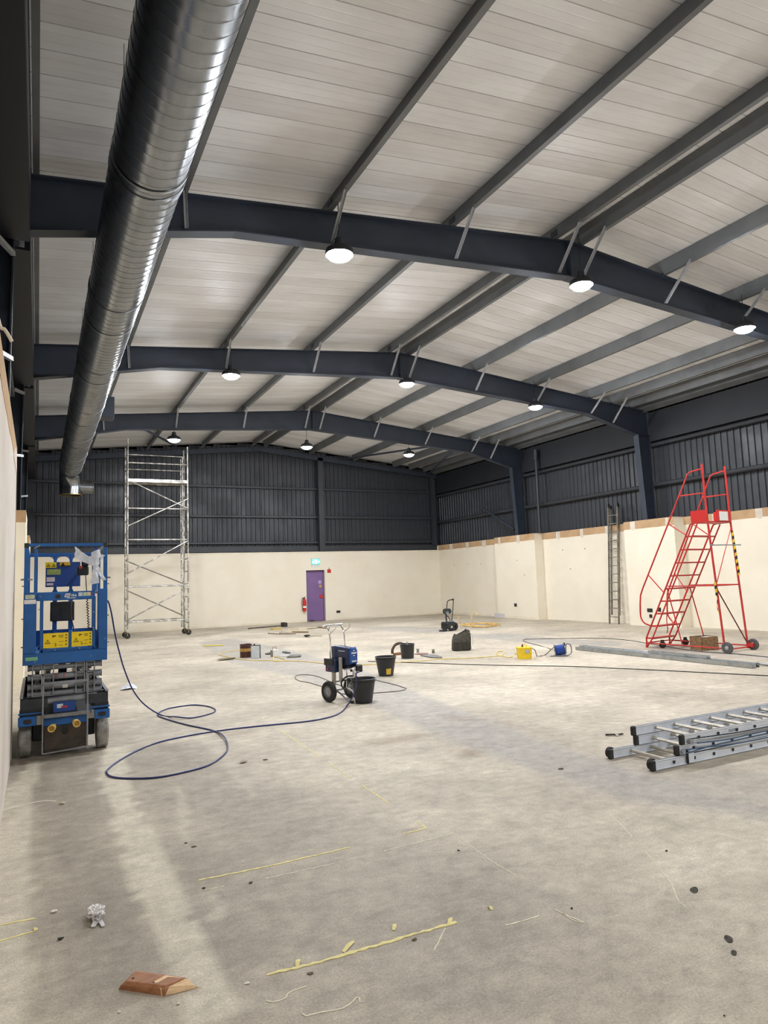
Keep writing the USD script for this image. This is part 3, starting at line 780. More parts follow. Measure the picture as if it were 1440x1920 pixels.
socket((11.6, YP, 0.35), 0.18, 0.1, 'y', 'black socket low on the end wall, right of the purple door')
socket((BOX3[0], 21.64, 0.512), 0.15, 0.12, 'x', 'black socket low on the boxed pier of the right wall near the corner')
socket((BOX2[0], 15.05, 0.47), 0.2, 0.11, 'x', 'upper wide black socket on the pier left of the red steps')
socket((BOX2[0], 15.03, 0.3), 0.11, 0.1, 'x', 'lower small black socket on the pier left of the red steps')
socket((BOX2[0], 14.69, 0.5), 0.11, 0.12, 'x', 'black socket with a plugged cable on the pier, seen through the red steps')

# ------------------------------------------------------------------ blue scissor lift
LL = np.array([0.26, 7.85, 0.0])
li = thing('scissor_lift', 'blue electric scissor lift with yellow warning plates by the left wall', 'scissor lift', LL)


def lp(px, py, yy):
    return at(px, py, 1, LL[1] + yy) - LL


PX0, PX1 = -0.39, 0.395
ST = mat('sticker_yellow', srgb(244, 212, 24), rough=0.45)
# wheels
for x0, x1 in ((-0.42, -0.30), (0.30, 0.42)):
    for yc in (0.19, 1.62):
        w = part('wheel', G().lathe([(0.0, 0.0), (0.1, 0.0), (0.155, 0.006), (0.165, 0.02), (0.165, abs(x1 - x0) - 0.02), (0.155, abs(x1 - x0) - 0.006), (0.1, abs(x1 - x0)), (0, abs(x1 - x0))], (x0, yc, 0.165), (1, 0, 0), 36), TYRE, li)
        part('hub', G().lathe([(0, -0.004), (0.075, -0.004), (0.085, 0.004)], (x0 if x0 < 0 else x1, yc, 0.165), (1, 0, 0), 20), GREY_METAL, w)
# chassis
ch = part('chassis', G().b2((-0.405, 0.02, 0.36), (-0.385, 1.82, 0.60)).b2((0.385, 0.02, 0.36), (0.405, 1.82, 0.60)).b2((-0.385, 0.1, 0.34), (0.385, 1.8, 0.40)).b2((-0.3, 0.3, 0.12), (0.3, 1.5, 0.34), 0.01).b2((-0.385, 1.8, 0.34), (0.385, 1.82, 0.62)).b2((-0.405, 0.0, 0.49), (-0.16, 0.03, 0.585)).b2((0.19, 0.0, 0.49), (0.405, 0.03, 0.585)), DARK_METAL, li, 'dark painted chassis tray', smooth=False)
part('tray_lip', G().b2((-0.41, 0.0, 0.597), (-0.38, 1.83, 0.607)).b2((0.38, 0.0, 0.597), (0.41, 1.83, 0.607)), GREY_METAL, ch, smooth=False)
for s in (-1, 1):
    x0, x1 = (-0.42, -0.255) if s < 0 else (0.27, 0.42)
    b = part('bumper', G().b2((x0, -0.035, 0.33), (x1, 0.02, 0.425), 0.008), BLUE, li)
    part('oval_slot', G().lathe([(0, 0), (0.022, 0.0), (0.024, 0.004)], ((x0 + x1) / 2, -0.0365, 0.378), (0, -1, 0), 18).box(((x0 + x1) / 2, -0.037, 0.378), (0.07, 0.004, 0.038)), BLACK, b, 'black tie-down slot', smooth=False)
    part('bumper_lip', G().bar((x0 if s < 0 else x0 - 0.03, -0.02, 0.452), (x1 if s > 0 else x1 + 0.05, -0.02, 0.452), 0.03, 0.012).bar((x1 + 0.05 if s < 0 else x0 - 0.03, -0.02, 0.452), (x1 + 0.05 if s < 0 else x0 - 0.03, -0.02, 0.40), 0.03, 0.012, (1, 0, 0)), BLUE, li, smooth=False)
    part('corner_bracket', G().b2((x1, -0.03, 0.335) if s < 0 else (x0 - 0.06, -0.03, 0.345), (x1 + 0.06, -0.005, 0.425) if s < 0 else (x0, -0.005, 0.425)), mat('bare_bracket', srgb(150, 142, 128), rough=0.6, metal=0.4), li, smooth=False)
    part('recess', G().b2((x0 + 0.01, -0.0, 0.428), (x1 + (0.04 if s < 0 else -0.01), 0.02, 0.49)), BLACK, li, smooth=False)
cp = part('centre_plate', G().b2((-0.11, -0.02, 0.435), (0.095, 0.0, 0.535), 0.004), BLUE_D, li)
part('sticker', G().b2((-0.075, -0.0225, 0.478), (-0.02, -0.0195, 0.518)), mat('sticker_lilac', srgb(196, 208, 222), rough=0.5), cp, smooth=False)
part('sticker', G().b2((-0.035, -0.0235, 0.478), (0.02, -0.0205, 0.497)), HALF_RED, cp, smooth=False)
part('lower_beam', G().b2((-0.2, -0.02, 0.31), (0.21, 0.03, 0.385), 0.006), BLUE, li)
part('guard_plate', G().b2((-0.19, -0.01, 0.075), (0.2, 0.015, 0.31), 0.004), mat('scraped_black_plate', srgb(46, 42, 38), srgb(74, 62, 50), scale=10, rough=0.6, obj=True), li)
part('slot', G().lathe([(0, 0), (0.026, 0), (0.028, 0.008)], (0.0, -0.0105, 0.245), (0, -1, 0), 18).box((0, -0.013, 0.275), (0.052, 0.006, 0.06)), BLACK, li, smooth=False)
YP_ = mat('yellow_plug', srgb(226, 196, 110), rough=0.5)
for x, z in ((-0.10, 0.30), (0.085, 0.322)):
    a = np.array([x, -0.02, z + 0.012])
    d = np.array([-0.25, -1.0, -0.12]) if x < 0 else np.array([0.2, -1.0, -0.12])
    pl = part('power_inlet', G().lathe([(0.02, 0.0), (0.022, 0.05), (0.034, 0.055), (0.036, 0.105), (0.028, 0.105), (0.026, 0.08), (0.0, 0.08)], a, d, 20), YP_, li, 'round yellow power inlet')
    part('socket_face', G().cyl(a + d / np.linalg.norm(d) * 0.08, a + d / np.linalg.norm(d) * 0.088, 0.02, 14), mat('ochre', srgb(172, 128, 50), rough=0.5), pl)
# scissor stack
TZ = [0.885, 0.785, 0.69, 0.615]
for i, z in enumerate(TZ):
    part('pivot_tube', G().cyl((-0.33, 0.10, z), (0.335, 0.10, z), 0.032, 16).cyl((-0.345, 0.10, z), (-0.33, 0.10, z), 0.036, 12).cyl((0.335, 0.10, z), (0.35, 0.10, z), 0.036, 12), GREY_METAL, li)
part('pivot_tube', G().cyl((-0.30, 0.04, 0.545), (0.30, 0.04, 0.56), 0.032, 16), GREY_METAL, li)
part('pivot_pin', G().cyl((0.26, 0.1, 0.585), (0.37, 0.1, 0.60), 0.009, 8), GREY_METAL, li)
for k, (a, b) in enumerate(((-0.30, -0.215), (-0.195, -0.11), (0.10, 0.18), (0.20, 0.275))):
    for i in range(3):
        z0 = 0.605 + i * 0.105
        g = G()
        for p, q in (((a, z0), (b, z0)), ((a, z0 + 0.098), (b, z0 + 0.098))):
            g.bar((p[0], 0.06, p[1]), (q[0], 0.06, q[1]), 0.04, 0.009)
        for x in (a, b):
            g.b2((x - 0.006, 0.04, z0), (x + 0.006, 0.08, z0 + 0.098))
        # the arm itself runs back under the platform
        g.b2((a + 0.02, 0.14, z0 + 0.015), (b - 0.02, 1.7, z0 + 0.085), 0.006)
        part('scissor_arm', g, GREY_METAL, li, smooth=False)
part('hydraulic_ram', G().cyl((-0.02, 0.4, 0.62), (0.02, 1.5, 0.84), 0.045, 16), BLACK, li)
for x in (-0.075, -0.012):
    part('red_lever', G().bar((x, 0.05, 0.775), (x, 0.05, 0.815), 0.008, 0.008), RED, li, smooth=False)
for x, z, w, h in ((0.03, 0.835, 0.035, 0.016), (0.0, 0.68, 0.05, 0.034), (-0.09, 0.905, 0.05, 0.012), (0.025, 0.905, 0.04, 0.012)):
    part('decal', G().b2((x - w / 2, 0.06, z - h / 2), (x + w / 2, 0.066, z + h / 2)), WHITE, li, smooth=False)
# entry ladder
g = G()
for x in (-0.203, 0.205):
    g.tube([(x, -0.06, 0.055), (x, -0.06, 0.80)], 0.008, 8)
g.bar((-0.203, -0.06, 0.055), (0.205, -0.06, 0.075), 0.012, 0.012)
part('entry_ladder', g, GREY_METAL, li)
part('step', G().b2((-0.203, -0.075, 0.72), (0.205, -0.035, 0.748), 0.004), GREY_METAL, li)
part('step', G().b2((-0.2, -0.075, 0.395), (0.205, -0.03, 0.43), 0.004), mat('worn_step', srgb(150, 150, 150), srgb(112, 114, 118), scale=20, rough=0.5, metal=0.4, obj=True), li)
# platform
pf = part('platform', G().b2((PX0, 0.0, 0.92), (PX1, 0.03, 1.035), 0.004).b2((PX0, 0.03, 0.92), (PX0 + 0.02, 1.83, 1.0)).b2((PX1 - 0.02, 0.03, 0.92), (PX1, 1.83, 1.0)).b2((PX0 + 0.02, 0.03, 0.965), (PX1 - 0.02, 1.8, 0.985)).b2((PX0, 1.8, 0.92), (PX1, 1.83, 1.17)), BLUE, li, smooth=False)
part('sticker', G().b2((PX0 + 0.025, -0.003, 0.965), (PX0 + 0.135, 0.0, 1.0)), mat('sticker_green', srgb(120, 182, 140), rough=0.5), pf, 'green sticker', smooth=False)
part('toe_board', G().b2((PX0, 0.03, 1.0), (PX0 + 0.012, 1.8, 1.16)).b2((PX1 - 0.012, 0.03, 1.0), (PX1, 1.8, 1.16)), BLUE, li, smooth=False)
lpz = part('wide_post', G().b2((PX0, -0.004, 1.035), (PX0 + 0.118, 0.02, 1.645), 0.004).b2((PX0, 0.02, 1.035), (PX0 + 0.012, 0.09, 1.645)), BLUE, li, smooth=False)
part('sticker', G().b2((PX0 + 0.015, -0.0075, 1.58), (PX0 + 0.1, -0.004, 1.622)), mat('sticker_pale', srgb(206, 214, 190), srgb(178, 190, 160), scale=30, rough=0.5), lpz, smooth=False)
part('sticker', G().b2((PX0 + 0.005, -0.0075, 1.53), (PX0 + 0.112, -0.004, 1.572)), WHITE, lpz, 'blank white sticker', smooth=False)
part('wide_post', G().b2((PX1 - 0.085, -0.004, 1.035), (PX1, 0.02, 1.66), 0.004).b2((PX1 - 0.012, 0.02, 1.035), (PX1, 0.09, 1.66)), BLUE, li, smooth=False)
# gate across the end
g = G()
for x in (-0.225, 0.267):
    g.box((x, 0.05, 1.31), (0.032, 0.03, 0.55), 0.004)
g.box((0.04, 0.05, 1.145), (0.028, 0.026, 0.2), 0.003)
g.box((0.02, 0.05, 1.05), (0.5, 0.03, 0.03), 0.003)
part('gate', g, BLUE, li, smooth=False)
TRI = lambda cx, cz, s: [(cx - s, cz - s * 0.75), (cx + s, cz - s * 0.75), (cx, cz + s * 0.95)]
for x0, x1 in ((-0.207, 0.025), (0.055, 0.249)):
    wp = part('warning_plate', G().b2((x0, 0.03, 1.075), (x1, 0.036, 1.225)), ST, li, 'yellow warning plate with black triangle and small diagrams', smooth=False)
    g = G()
    cx, cz, s = x0 + 0.04, 1.14, 0.027
    pg = Polygon(TRI(cx, cz, s)).difference(Polygon(TRI(cx, cz + 0.001, s * 0.68)))
    g.prism(pg, (0, 0.028, 0), (1, 0, 0), (0, 0, 1), (0, 0.002, 0))
    g.b2((cx - 0.0025, 0.028, cz - 0.008), (cx + 0.0025, 0.03, cz + 0.012)).b2((cx - 0.0025, 0.028, cz - 0.015), (cx + 0.0025, 0.03, cz - 0.011))
    W = x1 - x0
    for a, z, w, h in ((0.38, 1.195, 0.03, 0.012), (0.36, 1.19, 0.012, 0.02), (0.6, 1.2, 0.05, 0.004), (0.6, 1.19, 0.05, 0.004), (0.62, 1.18, 0.04, 0.004), (0.4, 1.12, 0.03, 0.004), (0.6, 1.135, 0.05, 0.004), (0.6, 1.1, 0.04, 0.004), (0.47, 1.1, 0.012, 0.018), (0.88, 1.2, 0.014, 0.016), (0.88, 1.17, 0.014, 0.016), (0.88, 1.14, 0.014, 0.016), (0.88, 1.105, 0.014, 0.016)):
        g.b2((x0 + a * W, 0.028, z - h / 2), (x0 + a * W + w * W / 0.24, 0.03, z + h / 2))
    part('print', g, mat('warning_print', srgb(120, 96, 16), rough=0.6), wp, smooth=False)
mb = part('mid_beam', G().b2((-0.272, 0.02, 1.555), (0.27, 0.05, 1.64), 0.006).b2((-0.27, 0.05, 1.615), (0.27, 0.09, 1.642)), BLUE, li, smooth=False)
part('black_patch', G().b2((-0.1, 0.016, 1.575), (-0.055, 0.02, 1.615)), BLACK, mb, smooth=False)
g = G().prism([(-0.018, 1.585), (0.03, 1.585), (0.04, 1.622), (-0.008, 1.622)], (0, 0.016, 0), (1, 0, 0), (0, 0, 1), (0, 0.003, 0))
g.b2((0.006, 0.016, 1.572), (0.09, 0.019, 1.579))
tm = meshkit.text_mesh('Hire', 0.024, 0.003, bold=True)
g.add(np.stack([tm.vertices[:, 0] * 0.85 + 0.042, 0.019 - tm.vertices[:, 2], tm.vertices[:, 1] + 1.59], 1), tm.faces)
part('logo', g, WHITE, mb, 'white slanted hire company logo', smooth=False)
tm = meshkit.text_mesh('HSS', 0.019, 0.002, bold=True)
part('logo_lettering', G().add(np.stack([tm.vertices[:, 0] * 0.7 - 0.008, 0.0155 - tm.vertices[:, 2], tm.vertices[:, 1] + 1.594], 1), tm.faces), BLUE_D, mb, smooth=False)
for x0, x1, m in ((0.115, 0.155, 'sticker_lilac'), (0.16, 0.232, 'sticker_pale')):
    part('sticker', G().b2((x0, 0.016, 1.59), (x1, 0.02, 1.63)), LOOKS[m], mb, smooth=False)
part('sticker', G().b2((0.232, 0.016, 1.59), (0.245, 0.02, 1.63)), HALF_RED, mb, smooth=False)
# guard rails
TZR = 2.125
for x in (PX0 + 0.02, PX1 - 0.02):
    part('corner_post', G().box((x, 0.03, (1.6 + TZR) / 2), (0.038, 0.038, TZR - 1.6), 0.004), BLUE, li, smooth=False)
    part('rear_post', G().box((x, 1.79, (1.0 + TZR) / 2), (0.036, 0.036, TZR - 1.0), 0.004), BLUE, li, smooth=False)
    part('side_rail', G().box((x, 0.91, TZR - 0.01), (0.03, 1.76, 0.034), 0.004), BLUE, li, smooth=False)
    part('side_rail', G().box((x, 0.91, 1.62), (0.03, 1.76, 0.03), 0.004), BLUE, li, smooth=False)
    part('side_post', G().box((x, 0.9, 1.55), (0.03, 0.03, 1.12), 0.004), BLUE, li, smooth=False)
    part('rail_cap', G().b2((x - 0.021, 0.008, TZR - 0.03), (x + 0.021, 0.052, TZR + 0.02), 0.004), BLACK, li, smooth=False)
    s = 1 if x > 0 else -1
    for z in (1.71, 1.78, 1.38, 1.1):
        part('bolt', G().cyl((x + s * 0.015, 0.03, z), (x + s * 0.038, 0.03, z), 0.007, 6), GREY_METAL, li)
    part('locking_pin', G().cyl((x - 0.06 * s, 0.02, 1.775), (x + 0.05 * s, 0.02, 1.775), 0.008, 8), GREY_METAL, li)
for x in (-0.282, 0.278):
    part('gate_post', G().box((x, 0.05, (1.64 + 2.09) / 2), (0.034, 0.03, 0.45), 0.004), BLUE, li, smooth=False)
part('top_rail', G().box((0, 0.03, TZR), (PX1 - PX0 - 0.04, 0.034, 0.032), 0.004), BLUE, li, smooth=False)
part('latch', G().bar((-0.3, 0.03, 2.09), (-0.25, 0.0, 2.12), 0.012, 0.012), GREY_METAL, li, smooth=False)
part('latch', G().bar((0.31, 0.03, 2.05), (0.36, 0.02, 2.11), 0.02, 0.014), GREY_METAL, li, smooth=False)
# rear end: stamped frame with panels
ry_ = 1.79
part('rear_rail', G().box((0, ry_, TZR - 0.02), (0.75, 0.034, 0.045), 0.006), BLUE, li, smooth=False)
part('rear_rail', G().box((0, ry_, 1.605), (0.75, 0.034, 0.04), 0.006), BLUE, li, smooth=False)
a, b_, c, d = (lp(x, 1070, ry_)[0] for x in (85.5, 150.5, 103.5, 133))
zt, zb = lp(118, 1054, ry_)[2], lp(118, 1100, ry_)[2]
for x in (c, d):
    g = G().box((x, ry_, (1.6 + TZR) / 2), (0.034, 0.03, TZR - 1.6), 0.003).box((x, ry_, (1.6 + 1.0) / 2), (0.05, 0.03, 0.6), 0.003)
    for z in (TZR - 0.045, 1.63):      # rounded gussets
        s = -1 if z > 1.8 else 1
        for q in (-1, 1):
            g.prism([(0, 0), (0.045 * q, 0), (0.014 * q, s * 0.014), (0, s * 0.045)], (x + 0.016 * q, ry_ - 0.014, z), (1, 0, 0), (0, 0, 1), (0, 0.028, 0))
    part('rear_upright', g, BLUE, li, smooth=False)
bp = part('blue_panel', G().b2((a, ry_ - 0.03, zb), (b_, ry_ - 0.018, zt), 0.003), BLUE_D, li)


def deco(name, px, py, m, lab=None, dy=0.034):
    p, q = lp(px[0], py[1], ry_ - dy), lp(px[1], py[0], ry_ - dy)
    return part(name, G().b2((p[0], ry_ - dy, p[2]), (q[0], ry_ - dy + 0.004, q[2])), m, bp, lab, smooth=False)


deco('sticker', (85, 106), (1054, 1065), ST, 'yellow hazard sticker')
deco('sticker', (112, 132), (1054, 1062), mat('sticker_ochre', srgb(222, 178, 40), rough=0.5), 'ochre hazard sticker')
deco('sticker', (88, 114), (1067, 1078), mat('sticker_olive', srgb(176, 184, 92), srgb(130, 150, 100), scale=40, rough=0.6), 'scuffed olive label')
deco('sticker', (87, 103), (1082, 1091), mat('sticker_pink', srgb(222, 210, 208), rough=0.6))
deco('sticker', (87.5, 100), (1093, 1098), mat('sticker_pink2', srgb(214, 196, 200), rough=0.6))
g = G()
for px in (91, 101):
    p = lp(px, 1060, ry_ - 0.036)
    g.prism(Polygon(TRI(p[0], p[2], 0.022)).difference(Polygon(TRI(p[0], p[2], 0.014))), (0, ry_ - 0.037, 0), (1, 0, 0), (0, 0, 1), (0, 0.003, 0))
p = lp(118, 1058, ry_ - 0.036)
g.prism(TRI(p[0], p[2], 0.024), (0, ry_ - 0.037, 0), (1, 0, 0), (0, 0, 1), (0, 0.003, 0))
g.b2((p[0] - 0.03, ry_ - 0.037, p[2] - 0.025), (p[0] + 0.09, ry_ - 0.034, p[2] - 0.015))
part('print', g, DARK_PRINT, bp, smooth=False)
a, b_ = lp(94, 1146, ry_)[0], lp(139, 1146, ry_)[0]
part('document_box', G().b2((a, ry_ - 0.08, lp(116, 1164, ry_)[2]), (b_, ry_ - 0.02, lp(116, 1128, ry_)[2]), 0.01), BLACK, li, 'black document box')
# control box with curly lead
q0, q1 = lp(144, 1079, 0.9), lp(166, 1062, 0.9)
cb = part('control_box', G().b2((q0[0], 0.84, q0[2]), (q1[0], 0.95, q1[2]), 0.012).b2((q0[0] + 0.05, 0.86, q1[2]), (q1[0] - 0.0, 0.93, q1[2] + 0.10), 0.012), BLACK, li, 'black hand control box')
part('red_button', G().cyl((q0[0] + 0.035, 0.84, q1[2] - 0.01), (q0[0] + 0.035, 0.825, q1[2] - 0.01), 0.018, 12), HALF_RED, cb)
hx = np.linspace(0, 1, 150)
lead0, lead1 = np.array([q1[0] - 0.03, 0.9, q0[2]]), np.array([q1[0] + 0.01, 0.9, 1.16])
hp = lead0 + (lead1 - lead0) * hx[:, None] + np.stack([0.010 * np.cos(hx * 130), 0.010 * np.sin(hx * 130), 0 * hx], 1) * np.clip((hx - 0.25) * 4, 0, 1)[:, None]
part('curly_lead', G().tube(hp, 0.005, 6), BLACK, li)
part('loose_cable', G().tube(curve([(0.13, 1.2, 1.6), (0.09, 1.0, 1.5), (0.085, 0.9, 1.35), (0.11, 0.8, 1.2), (0.13, 0.7, 1.0)], 6), 0.006, 6), BLACK, li)
part('tie_clip', G().bar((0.07, 1.2, 1.17), (0.11, 1.18, 1.02), 0.012, 0.006).bar((0.10, 1.2, 1.18), (0.15, 1.18, 1.04), 0.012, 0.006), ALU, li, smooth=False)
part('fittings', G().hull(RNG.normal(size=(24, 3)) * (0.05, 0.05, 0.02) + (-0.15, 1.2, 1.02)), mat('grey_rag', srgb(150, 148, 146), rough=0.9), li, 'crumpled grey cloth on the deck')
part('lift_handle', G().cyl((0.345, 0.09, 1.38), (0.345, 0.09, 1.44), 0.02, 12), BLACK, li)
for x, z in ((-0.24, 1.6), (-0.25, 1.47), (0.262, 1.42), (0.262, 1.26), (0.262, 1.24), (-0.1, 1.055), (0.13, 1.055), (0.37, 1.14), (-0.28, 0.95), (0.24, 0.97)):
    part('rivet', G().cyl((x, 0.036, z), (x, -0.007, z), 0.007, 8), GREY_METAL, li)

# clear film tied round the right gate post
def crumple(pts, n, amp, seed, thick=0.004):
    """A bent sheet of film through a grid of control points, wrinkled."""
    P = np.asarray(pts, float)
    from scipy.ndimage import zoom
    V = np.stack([zoom(P[..., k], (n / P.shape[0], n / P.shape[1]), order=1) for k in range(3)], -1)
    off = np.stack([meshkit.fbm(V * 22 + 7 * k, 3, seed + k) - 0.5 for k in range(3)], -1) * amp
    V = V + off
    a, b = V.shape[:2]
    v = np.concatenate([V.reshape(-1, 3), V.reshape(-1, 3) + (0, thick, thick * 0.5)])
    i, j = np.meshgrid(np.arange(a - 1), np.arange(b - 1), indexing='ij')
    q = np.stack([i * b + j, (i + 1) * b + j, (i + 1) * b + j + 1, i * b + j + 1], -1).reshape(-1, 4)
    return v, np.vstack([q, q[:, ::-1] + a * b])


FILM = mat('milky_film', srgb(226, 230, 238), srgb(196, 204, 218), scale=16, rough=0.3, obj=True)
pw = thing('plastic_film', 'milky plastic film tied round a post at the top right of the blue lift', 'plastic film', (0.26 + 0.278, 7.85, 1.74))
part('upper_tuft', G().add(*crumple([[(-0.03, -0.03, 0.15), (0.0, -0.05, 0.15), (0.03, -0.03, 0.15)], [(-0.045, -0.02, 0.30), (0.0, -0.04, 0.32), (0.05, -0.02, 0.33)]], 14, 0.03, 3)), FILM, pw, smooth=50)
part('left_flap', G().add(*crumple([[(-0.02, -0.03, 0.17), (-0.02, -0.04, 0.22)], [(-0.12, -0.05, 0.2), (-0.12, -0.07, 0.29)], [(-0.2, -0.05, 0.24), (-0.205, -0.06, 0.36)]], 14, 0.03, 11)), FILM, pw, smooth=50)
part('right_flap', G().add(*crumple([[(0.0, -0.03, 0.17), (0.03, -0.03, 0.2)], [(0.06, -0.04, 0.27), (0.09, -0.03, 0.27)]], 10, 0.02, 15)), FILM, pw, smooth=50)
part('lower_skirt', G().add(*crumple([[(-0.05, -0.04, -0.02), (-0.015, -0.055, -0.03), (0.03, -0.05, -0.02)], [(-0.03, -0.03, 0.1), (0.0, -0.05, 0.1), (0.03, -0.03, 0.1)], [(-0.025, -0.025, 0.17), (0.0, -0.035, 0.17), (0.025, -0.025, 0.17)]], 16, 0.025, 19)).add(*crumple([[(0.06, -0.04, 0.0), (0.1, -0.03, 0.01)], [(0.0, -0.04, 0.14), (0.03, -0.03, 0.15)]], 10, 0.02, 23)), FILM, pw, smooth=50)
part('tie', G().lathe([(0.030, -0.006), (0.034, 0), (0.030, 0.006)], (0, -0.012, 0.165), (0, 0, 1), 14), GREY_METAL, pw)

# ------------------------------------------------------------------ scaffold tower
sc = thing('scaffold_tower', 'tall aluminium scaffold tower on castors in front of the end wall', 'scaffold tower', (2.66, 24.45, 0))
SW, SD, SH = 1.98, 0.72, 6.55
TUBE = 0.026


def stube(name, p, q, r=TUBE, m=ALU_PAINTY):
    part(name, G().tube([p, q], r, 10), m, sc)


for x in (0, SW):
    for y in (0, SD):
        stube('standard', (x, y, 0.2), (x, y, SH + (0.18 if x == 0 and y == 0 else 0.0)), 0.028)
        b = np.array([x, y, 0])
        c = part('castor', G().lathe([(0, -0.02), (0.085, -0.02), (0.095, -0.012), (0.095, 0.012), (0.085, 0.02), (0, 0.02)], b + (0, 0, 0.095), (0, 1, 0), 20), RUBBER, sc)
        part('fork', G().b2(b + (-0.012, -0.035, 0.09), b + (0.012, -0.026, 0.2)).b2(b + (-0.012, 0.026, 0.09), b + (0.012, 0.035, 0.2)).b2(b + (-0.03, -0.035, 0.19), b + (0.03, 0.035, 0.21)).cyl(b + (0, -0.04, 0.095), b + (0, 0.04, 0.095), 0.014, 8), mat('brassy_castor', srgb(150, 130, 84), rough=0.5, metal=0.5), c, smooth=False)
    k = 0
    z = 0.42
    while z < SH - 0.05:
        stube('frame_rung', (x, 0.02, z), (x, SD - 0.02, z), 0.02)
        z += 0.44
        k += 1
for z in (0.53, 1.70, 3.28, 4.34, 5.90):
    stube('horizontal_brace', (0.0, -0.03, z), (SW, -0.03, z), 0.023)
for z in (0.55, 1.72, 5.8, 6.32):
    stube('horizontal_brace', (0.0, SD + 0.03, z), (SW, SD + 0.03, z), 0.02)
for p, q in (((0, 0.62), (SW, 1.62)), ((0, 2.16), (SW, 3.24)), ((0, 3.74), (SW, 4.70)), ((0.1, 5.25), (SW, 4.36))):
    stube('diagonal_brace', (p[0], -0.06, p[1]), (q[0], -0.06, q[1]), 0.021)
for p, q in (((0, 1.62), (SW, 0.62)), ((0, 2.62), (SW, 1.75))):
    stube('diagonal_brace', (p[0], SD + 0.06, p[1]), (q[0], SD + 0.06, q[1]), 0.021, ALU_DULL)
dk = part('platform', G().b2((0.03, 0.02, 5.27), (SW - 0.03, SD - 0.02, 5.30)).b2((0.02, 0.0, 5.25), (SW - 0.02, 0.03, 5.36)).b2((0.02, SD - 0.03, 5.25), (SW - 0.02, SD, 5.36)), ALU_PAINTY, sc, 'aluminium framed working platform', smooth=False)
g = G()
z = 0.3
while z < 6.1:
    g.tube([(SW - 0.14, SD * 0.28, z), (SW - 0.14, SD * 0.72, z)], 0.013, 8)
    z += 0.25
g.b2((SW - 0.155, SD * 0.25, 0.25), (SW - 0.125, SD * 0.29, 6.2)).b2((SW - 0.155, SD * 0.71, 0.25), (SW - 0.125, SD * 0.75, 6.2))
part('inner_ladder', g, ALU_PAINTY, sc, smooth=False)
# ------------------------------------------------------------------ red mobile steps
SA = math.radians(6)
st = thing('mobile_steps', 'tall red mobile warehouse steps with handrails beside the right wall', 'mobile steps', (11.79, 11.0, 0), SA)
# local x runs across the steps, local -y runs forward (climbing)
WS = 0.80
F = lambda s, z, x=0.0: np.array([x, -s, z])
TS = [0.02 + 0.140 * k for k in range(9)]
TZ_ = [0.20 + 0.265 * k for k in range(9)]
for x in (0.0, WS):
    part('stringer', G().tube([F(0.0, 0.02, x), F(0.0, 0.2, x), F(1.245, 2.56, x), F(1.32, 2.585, x), F(1.62, 2.59, x)], 0.017, 10), HALF_RED, st)
    part('rear_stringer', G().tube([F(0.02, 0.03, x), F(0.155, 0.2, x), F(1.40, 2.56, x)], 0.015, 10), HALF_RED, st)
    part('rear_post', G().tube([F(1.78, 0.03, x), F(1.63, 2.6, x), F(1.60, 3.76, x)], 0.02, 10), HALF_RED, st)
    xo = x + (-0.07 if x == 0 else 0.07)
    part('handrail', G().tube(curve([F(0.13, 0.47, x), F(0.03, 0.53, xo), F(-0.05, 0.66, xo), F(-0.045, 0.9, xo), F(-0.02, 1.12, xo)], 5).tolist() + [F(0.05, 1.27, xo), F(1.22, 3.5, x), F(1.27, 3.6, x), F(1.34, 3.635, x), F(1.60, 3.665, x)], 0.016, 10), HALF_RED, st)
    part('mid_rail', G().tube([F(1.06, 3.17, x), F(1.61, 3.17, x)], 0.014, 8), HALF_RED, st)
    part('rail_stay', G().tube([F(0.53, 1.16, x), F(0.21, 1.56, xo)], 0.012, 8), HALF_RED, st)
    part('rail_stay', G().tube([F(1.15, 2.34, x), F(0.76, 2.62, xo * 0.6 + x * 0.4)], 0.012, 8), HALF_RED, st)
    part('base_rail', G().tube([F(0.0, 0.1, x), F(1.76, 0.09, x)], 0.014, 8), HALF_RED, st)
    part('mid_brace', G().tube([F(0.62, 1.31, x), F(1.70, 1.31, x)], 0.012, 8), HALF_RED, st)
    part('diagonal_brace', G().tube([F(0.6, 1.25, x), F(0.86, 0.1, x)], 0.012, 8), HALF_RED, st)
    part('toe_plate', G().b2(F(1.27, 2.6, x) - (0.004, 0, 0), F(1.62, 2.83, x) + (0.004, 0, 0)), RED, st, 'red enamel side plate')
    c = F(1.86, 0.11, x + (-0.05 if x == 0 else 0.05))
    w = part('wheel', G().lathe([(0.03, -0.024), (0.095, -0.026), (0.112, -0.016), (0.112, 0.016), (0.095, 0.026), (0.03, 0.024)], c, (1, 0, 0), 28), mat('grey_tyre', srgb(74, 74, 76), srgb(96, 95, 95), scale=20, rough=0.8, obj=True), st)
    part('hub', G().lathe([(0, -0.03), (0.028, -0.03), (0.045, -0.018), (0.045, 0.018), (0.028, 0.03), (0, 0.03)], c, (1, 0, 0), 18), mat('pale_hub', srgb(180, 180, 178), rough=0.4, metal=0.6), w)
    part('axle_bracket', G().b2(F(1.76, 0.06, x) - (0.02, 0, 0), F(1.9, 0.14, x) + (0.02, 0, 0)), HALF_RED, st, smooth=False)
    c = F(0.34, 0.07, x + 0.07)
    part('castor', G().lathe([(0, -0.016), (0.06, -0.016), (0.07, -0.008), (0.07, 0.008), (0.06, 0.016), (0, 0.016)], c, (1, 0.5, 0), 20).b2(c + (-0.02, -0.03, 0.0), c + (0.02, 0.03, 0.105)), RUBBER, st)
    part('foot', G().cyl(F(0.0, 0.0, x), F(0.0, 0.05, x), 0.026, 12), HALF_RED, st)
